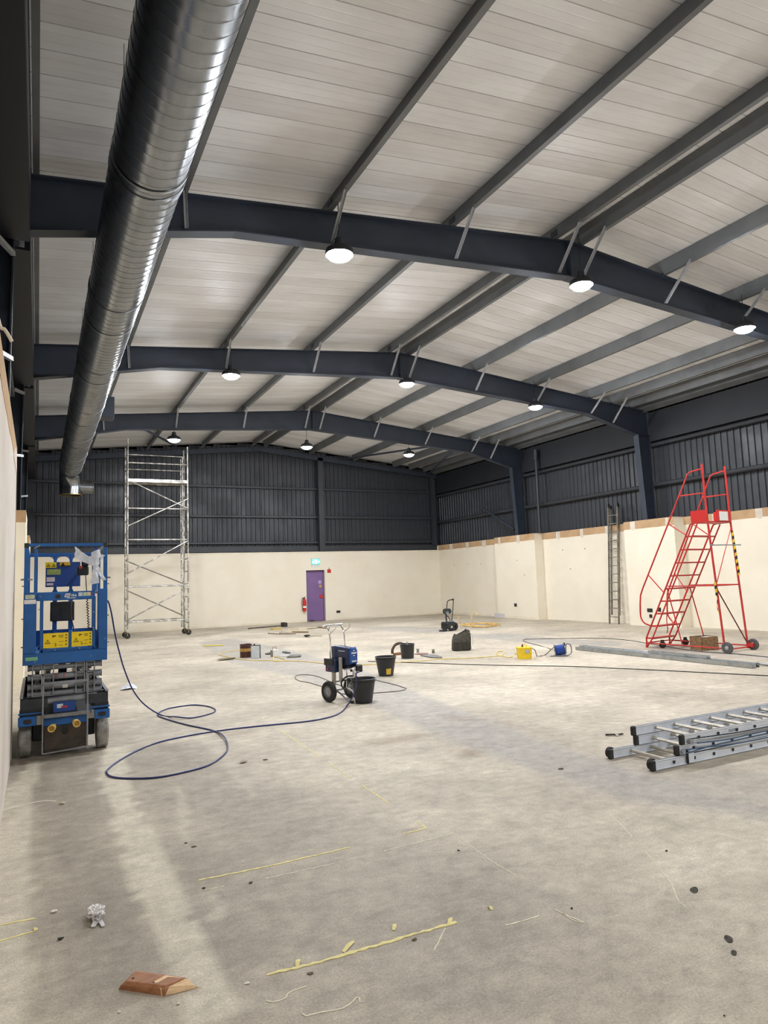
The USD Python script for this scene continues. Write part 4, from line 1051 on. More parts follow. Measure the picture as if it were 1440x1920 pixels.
for s, z in zip(TS, TZ_):
    part('tread', G().b2(F(s - 0.01, z - 0.014, 0.0), F(s + 0.155, z + 0.014, WS), 0.003), HALF_RED, st, smooth=False)
part('platform', G().b2(F(1.26, 2.578, 0.0), F(1.64, 2.602, WS), 0.004), HALF_RED, st, smooth=False)
part('cross_tube', G().tube([F(1.78, 0.06, 0), F(1.78, 0.06, WS)], 0.014, 8), HALF_RED, st)
part('cross_tube', G().tube([F(1.70, 1.31, 0), F(1.70, 1.31, WS)], 0.012, 8), HALF_RED, st)
part('cross_tube', G().tube([F(0.0, 0.1, 0), F(0.0, 0.1, WS)], 0.012, 8), HALF_RED, st)
part('rear_brace', G().tube([F(1.71, 1.25, 0), F(1.78, 0.12, WS)], 0.012, 8), mat('dark_red_brace', srgb(110, 50, 46), rough=0.5), st)
part('rear_brace', G().tube([F(1.70, 1.31, 0), F(1.64, 2.5, WS)], 0.009, 8), HALF_RED, st)
part('foot_lever', G().tube(curve([F(0.5, 0.95, 0.12), F(0.42, 0.6, 0.16), F(0.4, 0.4, 0.2), F(0.3, 0.3, 0.3)], 5), 0.009, 8), HALF_RED, st)
part('notice', G().b2(F(1.66, 2.615, WS - 0.42), F(1.655, 2.8, WS - 0.12)), WHITE, st, 'white paper notice on the back plate', smooth=False)
part('back_plate', G().b2(F(1.655, 2.6, WS - 0.52), F(1.645, 2.83, WS)), RED, st, 'red enamel back plate', smooth=False)
# hazard tape wound on the right rear post
HZ = usdkit.material(stage, '/World/Looks/hazard_tape', {
    'tc': ('texture_coordinate', {}), 'mp': ('mapping', {'rotation': (0.5, 0.3, 0), 'scale': (1, 1, 1)}), 'w': ('wave_texture', {'scale': 2.6, 'bands_direction': 'z'}),
    'r': ('rgb_ramp', {'ramp': [(0.5, srgb(226, 186, 40)), (0.52, srgb(30, 28, 26))], 'interpolate': False}), 'p': ('principled_bsdf', {'roughness': 0.5})},
    [('tc.object', 'mp.vector'), ('mp.vector', 'w.vector'), ('w.fac', 'r.fac'), ('r.color', 'p.base_color')], surface='p.BSDF')
t0, t1 = F(1.72, 1.5, WS), F(1.645, 2.4, WS)
part('hazard_tape', G().cyl(t0, t1, 0.0225, 12), HZ, st, 'black and yellow hazard tape')
part('hazard_tape', G().cyl(F(1.705, 1.12, 0), F(1.69, 1.38, 0), 0.028, 12), HZ, st, 'black and yellow hazard tape')
part('tape_tail', G().tube(curve([F(1.70, 1.2, -0.02), F(1.72, 1.05, -0.03), F(1.70, 0.9, -0.02), F(1.73, 0.78, -0.03)], 5), 0.007, 6), HZ, st, 'loose end of hazard tape')
t = thing('grey_bar', 'thin grey bar lying across the back of the red steps', 'bar', (0, 0, 0))
p0, p1 = at(1331, 1022, 1, 9.28), at(1389, 1021.5, 1, 8.95)
part('bar', G().bar(p0, p1, 0.03, 0.022), GALV2, t, smooth=False)
part('end_clip', G().bar(p0, p0 + (p1 - p0) * 0.12, 0.036, 0.028), GREY_METAL, t, smooth=False)

# speckled cardboard box between the legs of the steps
bx = thing('cardboard_box', 'open speckled brown box under the red steps', 'box', (*at(1321, 1218)[:2], 0), math.radians(-12))
OSB = mat('speckled_brown', srgb(158, 128, 92), srgb(104, 80, 54), scale=34, detail=5, rough=0.9, obj=True, lo=0.42, hi=0.58)
w, d, h = 0.40, 0.35, 0.27
part('shell', G().b2((-w / 2, -d / 2, 0), (w / 2, d / 2, 0.008)).b2((-w / 2, -d / 2, 0), (w / 2, -d / 2 + 0.008, h)).b2((-w / 2, d / 2 - 0.008, 0), (w / 2, d / 2, h)).b2((-w / 2, -d / 2, 0), (-w / 2 + 0.008, d / 2, h)).b2((w / 2 - 0.008, -d / 2, 0), (w / 2, d / 2, h)), OSB, bx, smooth=False)
part('inner_paper', G().b2((0.02, -0.05, h - 0.03), (0.2, 0.1, h - 0.015)), WHITE, bx, 'white paper inside', smooth=False)

# ------------------------------------------------------------------ galvanised stud channels on the floor by the steps
def channel(name, p, q, wdt, hgt, label, up=1, z=0.0):
    p, q = np.asarray(p, float), np.asarray(q, float)
    d = q - p
    L = np.linalg.norm(d)
    d /= L
    s = np.array([d[1], -d[0], 0])
    tk = 0.004
    poly = Polygon([(0, 0), (wdt, 0), (wdt, hgt), (wdt - tk, hgt), (wdt - tk, tk), (tk, tk), (tk, hgt), (0, hgt)] if up > 0 else [(0, hgt), (wdt, hgt), (wdt, 0), (wdt - tk, 0), (wdt - tk, hgt - tk), (tk, hgt - tk), (tk, 0), (0, 0)])
    g = G().prism(poly, (p[0], p[1], z), s, (0, 0, 1), d * L)
    return solo(name, g, GALV2, label, 'steel channel', smooth=False)


A_, B_ = at(1078, 1219)[:2], at(1409, 1254)[:2]
d_ = (B_ - A_) / np.linalg.norm(B_ - A_)
n_ = np.array([-d_[1], d_[0]])
n_ = n_ if n_[0] > 0 else -n_
V3 = lambda p: np.array([p[0], p[1], 0.0])
channel('steel_channel', V3(A_ + n_ * 0.02), V3(B_ + n_ * 0.02), -0.10, 0.075, 'longest galvanised steel channel of the bundle on the floor, nearest the viewer', 1)
channel('steel_channel', V3(A_ + n_ * 0.18 + d_ * 0.1), V3(B_ + n_ * 0.18 - d_ * 0.05), -0.10, 0.075, 'galvanised steel channel lying just behind the longest one on the floor', -1)
channel('steel_channel', V3(A_ + n_ * 0.36 - d_ * 0.25), V3(A_ + n_ * 0.36 + d_ * 2.6), -0.085, 0.06, 'short upturned galvanised channel at the back left of the floor bundle', 1)
channel('steel_channel', V3(A_ + n_ * 0.10 + d_ * 1.9), V3(B_ + n_ * 0.10 - d_ * 0.9), -0.09, 0.05, 'galvanised channel stacked on top of the floor bundle beside the steps wheel', 1, 0.0775)
solo('steel_tube', G().tube([V3(A_ + n_ * 0.52 + d_ * 0.9) + (0, 0, 0.03), V3(A_ + n_ * 0.52 + d_ * 2.9) + (0, 0, 0.03)], 0.03, 14), GALV2, 'bright round galvanised tube lying along the back of the floor channels', 'steel tube')
solo('steel_tube', G().tube([at(1424, 1248) + (0, 0, 0.03), at(1475, 1254) + (0, 0, 0.03)], 0.022, 12), GALV2, 'thin bright tube on the floor at the right picture edge', 'steel tube')
# ------------------------------------------------------------------ ladder leaning on the right wall
ld = thing('leaning_ladder', 'dull aluminium extension ladder leaning upright against the right wall', 'ladder', (16.43, 16.4, 0))
TOP = np.array([0.295, 0, 3.95])          # feet at x = 0, leaning to the board edge


def lad(off, z0, z1, ya, yb, nm, m):
    dr_ = TOP / TOP[2]
    for y in (ya, yb):
        part('stile', G().bar(dr_ * z0 + (off, y, 0), dr_ * z1 + (off, y, 0), 0.03, 0.062, (1, 0, 0), 0.003), m, ld, smooth=False)
    z = z0 + 0.22
    while z < z1 - 0.08:
        part('rung', G().cyl(dr_ * z + (off, ya, 0), dr_ * z + (off, yb, 0), 0.016, 8), m, ld)
        z += 0.272
    for y in (ya, yb):
        part('end_cap', G().bar(dr_ * (z1 - 0.03) + (off, y, 0), dr_ * (z1 + 0.10) + (off, y, 0), 0.036, 0.066, (1, 0, 0)), BLACK, ld, smooth=False)


lad(0.0, 0.0, 3.78, 0.0, 0.4, 'front', ALU_DULL)
lad(0.07, 0.272, 3.72, 0.035, 0.365, 'rear', ALU_DULL)

# ------------------------------------------------------------------ triple ladder lying on the floor at the right
lz = thing('triple_ladder', 'three-section aluminium extension ladder lying flat on the floor at the right', 'ladder', (4.56, 4.52, 0))
SIL = mat('bright_ladder_aluminium', srgb(226, 232, 240), srgb(208, 214, 224), scale=5, rough=0.35, metal=0.15, obj=True)
RUNG = mat('warm_ladder_rung', srgb(206, 200, 188), srgb(182, 176, 164), scale=9, rough=0.45, metal=0.2, obj=True)
LEN = 3.3
for k, (x0, z0, yn, yf) in enumerate(((0.0, 0.004, -0.235, 0.235), (0.30, 0.086, -0.225, 0.22), (0.36, 0.168, -0.235, 0.235))):
    for side, y in (('near', yn), ('far', yf)):
        xs = x0 if not (k == 2 and side == 'far') else 0.29
        q = G()
        # stile: hollow channel section with flanged edges
        q.b2((xs, y - 0.006, z0), (LEN, y + 0.006, z0 + 0.078))
        q.b2((xs, y - 0.014, z0), (LEN, y + 0.014, z0 + 0.010), 0.002).b2((xs, y - 0.014, z0 + 0.068), (LEN, y + 0.014, z0 + 0.078), 0.002)
        sp = part('stile', q, SIL, lz, smooth=False)
        part('end_cap', G().b2((xs - 0.022, y - 0.018, z0 - 0.002), (xs + 0.025, y + 0.018, z0 + 0.08), 0.007), RUBBER, sp)
    n = 0
    x = x0 + (0.2 if k else 0.24)
    while x < LEN - 0.1:
        part('rung', G().tube([(x, yn, z0 + 0.04), (x, yf, z0 + 0.04)], 0.0155, 4 if k else 8), RUNG, lz, smooth=False)
        if x < 1.8:
            part('rung_end', G().prism([(-0.013, 0.010), (0.013, 0.010), (0.010, -0.010), (0.0, -0.015), (-0.010, -0.010)], (x, yn - 0.0155, z0 + 0.04), (1, 0, 0), (0, 0, 1), (0, 0.005, 0)), BLACK, lz, smooth=False)
        x += 0.247
for y in (-0.235, 0.235):
    part('end_wheel', G().lathe([(0, -0.02), (0.03, -0.02), (0.047, -0.014), (0.047, 0.014), (0.03, 0.02), (0, 0.02)], (0.03, y + 0.034, 0.047), (0, 1, 0), 24), RUBBER, lz)
part('guide_bracket', G().b2((0.40, -0.262, 0.01), (0.47, -0.25, 0.10), 0.003).b2((0.40, -0.262, 0.10), (0.43, -0.22, 0.115), 0.002), SIL, lz, smooth=False)
part('guide_bracket', G().b2((0.385, -0.262, 0.01), (0.40, -0.25, 0.13)), BLACK, lz, smooth=False)
part('pulley', G().lathe([(0, -0.014), (0.024, -0.014), (0.018, 0.0), (0.024, 0.014), (0, 0.014)], (0.43, -0.268, 0.19), (0, 1, 0), 18), GREY_METAL, lz)
part('pulley', G().lathe([(0, -0.012), (0.02, -0.012), (0.015, 0.0), (0.02, 0.012), (0, 0.012)], (0.33, -0.268, 0.118), (0, 1, 0), 18), GREY_METAL, lz)
ROPE = mat('blue_rope', srgb(70, 98, 132), srgb(52, 76, 106), scale=60, rough=0.8, obj=True)
part('rope', G().tube([(0.43, -0.272, 0.212), (1.0, -0.272, 0.19), (LEN, -0.272, 0.176)], 0.005, 6), mat('dark_rope', srgb(44, 50, 58), rough=0.8), lz)
part('rope', G().tube(curve([(0.33, -0.272, 0.1), (0.7, -0.274, 0.122), (1.2, -0.27, 0.128), (LEN, -0.27, 0.145)], 6), 0.005, 6), ROPE, lz)
part('rope', G().tube(curve([(0.33, -0.272, 0.132), (0.6, -0.276, 0.12), (1.0, -0.28, 0.1), (1.6, -0.276, 0.095), (LEN, -0.27, 0.09)], 6), 0.005, 6), ROPE, lz)
part('rope', G().tube(curve([(0.5, -0.275, 0.168), (0.9, -0.278, 0.15), (1.5, -0.274, 0.155), (LEN, -0.272, 0.14)], 6), 0.005, 6), ROPE, lz)
part('printed_label', G().b2((0.95, -0.2425, 0.195), (1.08, -0.2412, 0.222)), mat('grey_print', srgb(160, 166, 176), rough=0.5, metal=0.3), lz, smooth=False)

# ------------------------------------------------------------------ airless sprayer on its cart
sp = thing('paint_sprayer', 'blue airless paint sprayer on a chrome two-wheeled cart', 'paint sprayer', (3.80, 9.10, 0), math.radians(17))
SPB = mat('sprayer_blue', srgb(34, 82, 158), rough=0.3)
SPD = mat('sprayer_navy', srgb(24, 42, 82), rough=0.38)
for x in (-0.2, 0.2):
    w = part('wheel', G().lathe([(0.06, -0.026), (0.11, -0.034), (0.135, -0.028), (0.142, -0.012), (0.142, 0.012), (0.135, 0.028), (0.11, 0.034), (0.06, 0.026)], (x, 0, 0.142), (1, 0, 0), 32), RUBBER, sp)
    part('rim', G().lathe([(0, -0.03), (0.02, -0.03), (0.025, -0.02), (0.055, -0.018), (0.074, -0.032), (0.08, -0.026), (0.08, 0.026), (0.074, 0.032), (0.055, 0.018), (0.02, 0.02), (0, 0.03)], (x, 0, 0.142), (1, 0, 0), 24), mat('grey_rim', srgb(160, 164, 172), rough=0.4, metal=0.3), w)
part('axle', G().cyl((-0.17, 0, 0.142), (0.17, 0, 0.142), 0.013, 10), CHROME, sp)
for x in (-0.13, 0.13):
    part('frame_tube', G().tube(curve([(x, 0.0, 0.15), (x, 0.005, 0.4), (x, 0.02, 0.7), (x, 0.05, 0.93), (x, 0.09, 1.0), (x, 0.13, 1.03)], 5), 0.012, 10), CHROME, sp)
    part('foot_tube', G().tube(curve([(x, 0.0, 0.15), (x * 0.9, -0.12, 0.13), (x * 0.7, -0.26, 0.03), (x * 0.6, -0.32, 0.014)], 5), 0.012, 10), CHROME, sp)
    part('foot', G().cyl((x * 0.6, -0.335, 0.0), (x * 0.6, -0.335, 0.03), 0.024, 12), RUBBER, sp)
    part('hose_hook', G().tube(curve([(x, 0.055, 0.93), (x + 0.02, 0.0, 0.96), (x + 0.03, -0.05, 1.0), (x + 0.03, -0.06, 1.05)], 5), 0.007, 8), CHROME, sp)
part('handle_bar', G().tube([(-0.17, 0.13, 1.03), (0.17, 0.13, 1.03)], 0.019, 14), CHROME, sp)
# motor housing
hull = []
for y, w, z0, z1 in ((-0.28, 0.075, 0.50, 0.735), (-0.30, 0.065, 0.52, 0.715), (0.0, 0.085, 0.49, 0.755), (0.10, 0.08, 0.50, 0.745), (0.14, 0.06, 0.53, 0.70)):
    for s in (-1, 1):
        hull += [(s * w, y, z0 + 0.02), (s * w * 0.85, y, z0), (s * w, y, z1 - 0.05), (s * w * 0.72, y, z1 - 0.008), (s * w * 0.4, y, z1)]
mh = part('motor_cover', G().hull(hull), SPD, sp)
fr = [(s * a, -0.302 - dy, z) for s in (-1, 1) for a, z, dy in ((0.07, 0.52, 0), (0.075, 0.68, 0), (0.05, 0.742, 0), (0.06, 0.53, 0.012), (0.062, 0.68, 0.012), (0.042, 0.725, 0.012))]
fp = part('front_cover', G().hull(fr), SPB, mh, 'bright blue front cover with white print')
for lo, hi in (((-0.045, 0.655), (0.045, 0.672)), ((-0.012, 0.69), (0.012, 0.702)), ((-0.016, 0.625), (0.014, 0.635)), ((-0.04, 0.545), (0.045, 0.562))):
    part('front_print', G().b2((lo[0], -0.318, lo[1]), (hi[0], -0.314, hi[1])), WHITE, mh, 'small white print on the front cover', smooth=False)
part('side_print', G().b2((-0.0865, -0.22, 0.685), (-0.083, -0.09, 0.695)), WHITE, mh, smooth=False)
part('control_box', G().b2((-0.165, -0.10, 0.40), (-0.085, 0.12, 0.575), 0.012), SPD, sp)
part('control_panel', G().b2((-0.178, -0.06, 0.49), (-0.163, 0.13, 0.585), 0.006), BLACK, sp)
part('switch', G().b2((-0.172, 0.05, 0.42), (-0.164, 0.085, 0.455), 0.003), RED, sp, 'red switch')
part('mount_column', G().box((-0.115, -0.16, 0.44), (0.035, 0.05, 0.33), 0.006), mat('cast_grey', srgb(178, 172, 160), rough=0.5, metal=0.4), sp, smooth=False)
part('drive_casting', G().b2((-0.06, -0.27, 0.44), (0.06, -0.10, 0.50), 0.01).b2((0.01, -0.36, 0.40), (0.12, -0.2, 0.50), 0.012), BLACK, sp)
part('pump_rod', G().cyl((0.0, -0.31, 0.22), (0.0, -0.31, 0.48), 0.026, 16).cyl((0.0, -0.31, 0.30), (0.0, -0.31, 0.35), 0.042, 16), CHROME, sp)
part('pump_body', G().cyl((0.0, -0.31, 0.04), (0.0, -0.31, 0.25), 0.03, 16), CHROME, sp)
part('manifold', G().tube(curve([(-0.09, -0.2, 0.44), (-0.05, -0.3, 0.46), (-0.03, -0.36, 0.43), (-0.03, -0.38, 0.36)], 5), 0.014, 10), CHROME, sp)
part('filter', G().cyl((-0.13, -0.03, 0.22), (-0.13, -0.03, 0.40), 0.028, 14).cyl((-0.10, 0.03, 0.24), (-0.10, 0.03, 0.4), 0.02, 12), mat('cast_grey', (0.4, 0.4, 0.4)), sp)
part('drain_hose', G().tube(curve([(-0.04, -0.32, 0.36), (-0.1, -0.26, 0.35), (-0.14, -0.2, 0.28), (-0.13, -0.22, 0.2), (-0.06, -0.31, 0.13), (-0.03, -0.36, 0.06)], 6), 0.011, 8), BLACK, sp)
part('cross_bar', G().cyl((-0.13, 0, 0.26), (0.13, 0, 0.26), 0.012, 10), CHROME, sp)

# buckets
BKT = mat('black_bucket', srgb(36, 37, 40), srgb(44, 45, 48), scale=6, rough=0.42, obj=True)


def bucket(loc, label, r0=0.118, r1=0.162, h=0.30, rz=0.0, sticker=False, ang=-1.2):
    t = thing('bucket', label, 'bucket', loc, rz)
    part('body', G().lathe([(0.0, 0.004), (r0 - 0.012, 0.004), (r0 - 0.01, 0.0), (r0, 0.004), (r1, h - 0.012), (r1 + 0.010, h - 0.012), (r1 + 0.012, h - 0.004), (r1 + 0.006, h), (r1 - 0.004, h), (r1 - 0.007, h - 0.01), (r0 - 0.006, 0.012), (0.0, 0.012)], sides=36), BKT, t)
    part('rim_band', G().lathe([(r1 - 0.006, h - 0.042), (r1 + 0.002, h - 0.042), (r1 + 0.004, h - 0.036), (r1 - 0.004, h - 0.036)], sides=36), BKT, t)
    a0, a1 = 0.2, PI - 0.2
    hp = [(math.cos(a) * (r1 + 0.012), math.sin(a) * (r1 + 0.005), h - 0.03 - 0.05 * math.sin(a)) for a in np.linspace(0, PI, 14)]
    part('handle', G().tube(hp, 0.0035, 6), GREY_METAL, t)
    if sticker:
        n, v = 8, []
        for i in range(n + 1):
            a = ang + (i / n) * 0.62
            for z in (0.035, 0.135):
                r = r0 + (r1 - r0) * (z / h) + 0.0015
                v.append((math.cos(a) * r, math.sin(a) * r, z))
        v = np.array(v)
        q = np.array([[2 * i, 2 * i + 2, 2 * i + 3, 2 * i + 1] for i in range(n)])
        v2 = v - v * (1, 1, 0) * 0.012
        part('label', G().add(np.vstack([v, v2]), np.vstack([q, q[:, ::-1] + len(v)])), mat('bucket_label', srgb(226, 192, 76), srgb(214, 176, 60), scale=30, rough=0.6, obj=True), t, 'yellow paper label', smooth=60)
    return t


bucket((3.985, 8.72, 0), 'black bucket under the pump of the blue paint sprayer', 0.115, 0.165, 0.325)
bucket((5.40, 10.86, 0), 'black bucket with a yellow label behind the paint sprayer', 0.125, 0.178, 0.33, 0.0, True, -2.0)
bk3 = bucket((6.94, 12.92, 0), 'black bucket standing beside flat hand tools, farthest of the buckets', 0.13, 0.15, 0.30)
part('paint_stick', G().bar((0.05, 0.05, 0.1), (0.06, 0.12, 0.325), 0.03, 0.006), GREY_METAL, bk3, smooth=False)


# ------------------------------------------------------------------ cables and hoses
def cable(name, pts, r, m, label, cat='cable', n=8, sides=8):
    return solo(name, G().tube(curve(pts, n), r, sides), m, label, cat, smooth=True)


HOSE = mat('blue_hose', srgb(46, 56, 118), srgb(40, 48, 98), scale=3, rough=0.35)
HB = 0.0085
fl = [(640, 1335), (620, 1344), (580, 1352), (520, 1358), (460, 1364), (404, 1371), (350, 1380), (300, 1391), (260, 1406), (225, 1425), (205, 1440), (200, 1449), (210, 1456.5), (240, 1459.5), (290, 1458), (340, 1449), (390, 1435), (420, 1415), (427, 1400), (420, 1384), (400, 1370), (350, 1359), (315, 1349), (297, 1342), (300, 1335), (320, 1327.5), (360, 1322), (390, 1324.5), (404, 1331), (395, 1338), (360, 1346), (330, 1346.5), (303, 1341)]
pts = [np.array(p) for p in ((3.87, 8.71, 0.40), (3.885, 8.62, 0.43))] + [at(668, 1262, 1, 8.53), at(668, 1280, 1, 8.53), at(664, 1300, 1, 8.55), at(652, 1321, 2, 0.03)]
fp_ = floor_line(fl, HB)
fp_[19] = fp_[19] + (0, 0, 0.016)
fp_[31] = fp_[31] + (0, 0, 0.016)
pts += fp_
y0_ = pts[-1][1]
for (px, py), u in zip([(272, 1322), (250, 1295), (233, 1255), (223, 1220), (216, 1190), (209, 1150), (203, 1128)], np.linspace(0.14, 1, 7)):
    yy = y0_ + (8.5 - y0_) * u
    q = at(px, py, 1, yy)
    q[2] = max(q[2], HB)
    pts.append(q)
pts.append(np.array([pts[-1][0] - 0.03, 8.5, pts[-1][2] + 0.01]))
cable('spray_hose', pts, HB, HOSE, 'dark blue spray hose looping over the floor from the sprayer up to the lift', 'hose', 10, 10)
solo('hose_joint', G().cyl(at(649, 1325, 2, 0.02), at(655, 1317, 2, 0.05), 0.015, 10), CHROME, 'chrome hose joint on the blue hose at the foot of the sprayer', 'hose joint')

CBK = mat('black_cable', srgb(48, 46, 44), rough=0.6)
CGY = mat('grey_cable', srgb(104, 98, 92), rough=0.6)
CYL = mat('yellow_cable', srgb(226, 204, 128), srgb(216, 190, 108), scale=4, rough=0.6)
cable('power_cable', floor_line([(762, 1291), (745, 1285), (720, 1279), (695, 1275), (660, 1290), (635, 1284), (615, 1276), (595, 1268), (575, 1265), (558, 1266), (553, 1270), (560, 1276), (580, 1280), (600, 1286), (620, 1293), (650, 1302), (690, 1300), (720, 1298), (745, 1296), (760, 1293)], 0.006), 0.006, CGY, 'grey power cable looping on the floor behind the sprayer')
cable('long_cable', floor_line([(690, 1240), (740, 1241.5), (790, 1243), (850, 1245), (920, 1247), (1000, 1248.5), (1050, 1249), (1100, 1250.5), (1150, 1253), (1200, 1255), (1300, 1260), (1440, 1267), (1500, 1270)], 0.007), 0.007, CBK, 'long straight black cable across the middle of the floor')
cable('yellow_cable', [at(976, 1221, 1, 11.3)] + floor_line([(966, 1226), (958, 1232), (940, 1230), (930, 1226), (936, 1221), (945, 1222), (940, 1229), (920, 1231), (880, 1234), (830, 1235.5), (790, 1239), (740, 1242.5), (690, 1246), (640, 1246), (600, 1243), (560, 1239.5), (530, 1239), (500, 1238.5), (470, 1238), (445, 1235), (425, 1231), (410, 1227.5), (420, 1223), (445, 1219.5), (458, 1219)], 0.008), 0.009, CYL, 'pale yellow cable running from the yellow transformer past the drum')
cable('yellow_cable', floor_line([(512, 1239), (513, 1232), (524, 1233), (535, 1238), (520, 1240), (512, 1239)], 0.01), 0.009, CYL, 'small loop of yellow cable in front of the white box')
cable('yellow_strip', floor_line([(380, 1211), (400, 1210.5), (418, 1210)], 0.012), 0.02, mat('pale_yellow_strip', srgb(214, 196, 96), rough=0.7), 'short pale yellow strip on the floor left of the drum', 'strip')
cable('reel_cable', [at(1041, 1220, 1, 11.0)] + floor_line([(1030, 1216), (1010, 1210), (990, 1205), (981, 1201), (986, 1198.5), (1005, 1198), (1060, 1197), (1100, 1196.5), (1150, 1198), (1190, 1202), (1212, 1206), (1300, 1220), (1390, 1227), (1440, 1232), (1500, 1237)], 0.007), 0.007, CBK, 'dark cable from the blue reel curving back under the red steps')
cable('reel_cable', [at(998, 1216, 1, 11.0), at(1003, 1219, 1, 10.95)] + floor_line([(1007, 1230), (1014, 1230), (1022, 1228)], 0.008) + [at(1030, 1221, 1, 10.98), at(1038, 1214, 1, 11.0), at(1042, 1213, 1, 11.02)], 0.009, CGY, 'short grey cable joining the yellow transformer to the blue reel')

# ------------------------------------------------------------------ yellow transformer and blue reel
tr = thing('site_transformer', 'yellow site transformer box on the floor, joined to a blue reel', 'transformer', (8.63, 11.18, 0), math.radians(-18))
part('body', G().hull([(sx * (0.115 if z < 0.2 else 0.125), sy * (0.09 if z < 0.2 else 0.10), z) for sx in (-1, 1) for sy in (-1, 1) for z in (0.0, 0.205)]).b2((-0.135, -0.11, 0.205), (0.135, 0.11, 0.23), 0.008), YELLOW, tr)
part('label', G().b2((-0.015, -0.104, 0.12), (0.075, -0.098, 0.18)), mat('label_grey', srgb(190, 192, 206), srgb(140, 146, 180), scale=40, rough=0.5, obj=True), tr, 'pale grey label', smooth=False)
part('carry_handle', G().tube(curve([(-0.05, 0.0, 0.23), (-0.045, 0.0, 0.265), (0.045, 0.0, 0.265), (0.05, 0.0, 0.23)], 5), 0.009, 8), YELLOW, tr)
part('plug', G().cyl((-0.03, 0, 0.23), (-0.03, 0, 0.285), 0.014, 10), CBK, tr)
re_ = thing('cable_reel', 'blue cable reel on a bent grey tube stand', 'cable reel', (9.42, 11.05, 0), math.radians(-33))
part('drum', G().lathe([(0, -0.085), (0.05, -0.085), (0.05, 0.085), (0, 0.085)], (0, 0, 0.125), (1, 0, 0.12), 24), BLACK, re_)
g = G()
for k in range(7):
    g.lathe([(0.05, -0.012), (0.097, -0.012), (0.104, 0.0), (0.097, 0.012), (0.05, 0.012)], np.array([0, 0, 0.125]) + np.array([1, 0, 0.12]) * (k - 3) * 0.024, (1, 0, 0.12), 26)
part('wound_cable', g, mat('blue_cable', srgb(28, 66, 150), rough=0.4), re_)
for s in (-1, 1):
    part('flange', G().lathe([(0, -0.004), (0.115, -0.004), (0.12, 0.0), (0.115, 0.004), (0, 0.004)], np.array([0, 0, 0.125]) + np.array([1, 0, 0.12]) * s * 0.092, (1, 0, 0.12), 28), SPD if s < 0 else GREY_METAL, re_)
part('stand', G().tube(curve([(-0.12, 0.03, 0.015), (0.05, 0.03, 0.012), (0.18, 0.02, 0.02), (0.235, 0.02, 0.08), (0.225, 0.02, 0.2), (0.19, 0.02, 0.235), (0.14, 0.02, 0.23), (0.125, 0.02, 0.14), (0.13, 0.02, 0.05)], 6), 0.012, 10), GREY_METAL, re_)
part('stand_foot', G().tube([(-0.2, -0.06, 0.012), (0.15, -0.06, 0.012)], 0.012, 8), GREY_METAL, re_)
part('grip', G().cyl((0.105, 0.02, 0.2), (0.10, 0.02, 0.265), 0.014, 10), BLACK, re_)

# ------------------------------------------------------------------ tool bag
tb = thing('tool_bag', 'dark olive canvas tool bag slumped on the floor', 'tool bag', (8.60, 13.42, 0), math.radians(-22))
CANV = mat('olive_canvas', srgb(84, 81, 70), srgb(62, 60, 53), scale=20, rough=0.9, obj=True, bump=0.3, bump_scale=60)
sec = []
NB = 28
for k, (z, a, b, dx) in enumerate(((0.0, 0.20, 0.13, 0.0), (0.03, 0.215, 0.145, 0.0), (0.12, 0.215, 0.145, 0.0), (0.22, 0.21, 0.135, 0.01), (0.30, 0.20, 0.115, 0.02), (0.345, 0.18, 0.09, 0.03))):
    an = np.arange(NB) * 2 * PI / NB
    sq = lambda c: np.sign(c) * np.abs(c) ** 0.55
    x, y = dx + a * sq(np.cos(an)), b * sq(np.sin(an))
    zz = z + (0.10 * (x + 0.2) / 0.4 * (z / 0.345) ** 2) - 0.02 * (z / 0.345) * np.cos(an * 3)
    sec.append(np.stack([x, y, zz], 1))
P = np.array(sec)
off = (meshkit.fbm(P * 14, 3, 9) - 0.5) * 0.03
P[:, :, 0] += off
P[:, :, 1] += (meshkit.fbm(P * 12 + 5, 3, 4) - 0.5) * 0.03
P[0, :, 2] = 0
v = P.reshape(-1, 3)
i, j = np.meshgrid(np.arange(len(sec) - 1), np.arange(NB), indexing='ij')
q = np.stack([i * NB + j, i * NB + (j + 1) % NB, (i + 1) * NB + (j + 1) % NB, (i + 1) * NB + j], -1).reshape(-1, 4)
g = G().add(v, q)
cb_, ct_ = v[:NB].mean(0), P[-1].mean(0) - (0, 0, 0.06)
vv = np.vstack([P[-1], ct_[None], P[0], cb_[None]])
k_ = np.arange(NB)
g.add(vv, np.vstack([np.stack([k_, (k_ + 1) % NB, np.full(NB, NB)], 1), np.stack([NB + 1 + (k_ + 1) % NB, NB + 1 + k_, np.full(NB, 2 * NB + 1)], 1)]))
part('bag_body', g, CANV, tb, smooth=50)
for k in range(4):
    x = -0.16 + 0.1 * k
    part('pocket', G().hull([(x + dx, -0.142 - dy, z) for dx in (-0.042, 0.042) for z, dy in ((0.02, 0.014), (0.20, 0.012), (0.21, 0.0), (0.02, 0.0))]), mat('dark_canvas', srgb(66, 63, 56), srgb(50, 48, 44), scale=20, rough=0.9, obj=True), tb)
part('strap', G().tube(curve([(0.17, -0.1, 0.42), (0.235, -0.12, 0.34), (0.25, -0.13, 0.2), (0.235, -0.12, 0.12)], 6), 0.006, 6), mat('pale_strap', srgb(196, 190, 180), rough=0.7), tb)
part('strap', G().tube(curve([(-0.1, 0.06, 0.33), (0.0, 0.02, 0.385), (0.1, 0.02, 0.44), (0.18, 0.06, 0.42)], 6), 0.012, 6), BLACK, tb)
part('tool_handle', G().cyl((0.10, 0.02, 0.38), (0.125, 0.03, 0.47), 0.018, 10), BLACK, tb)

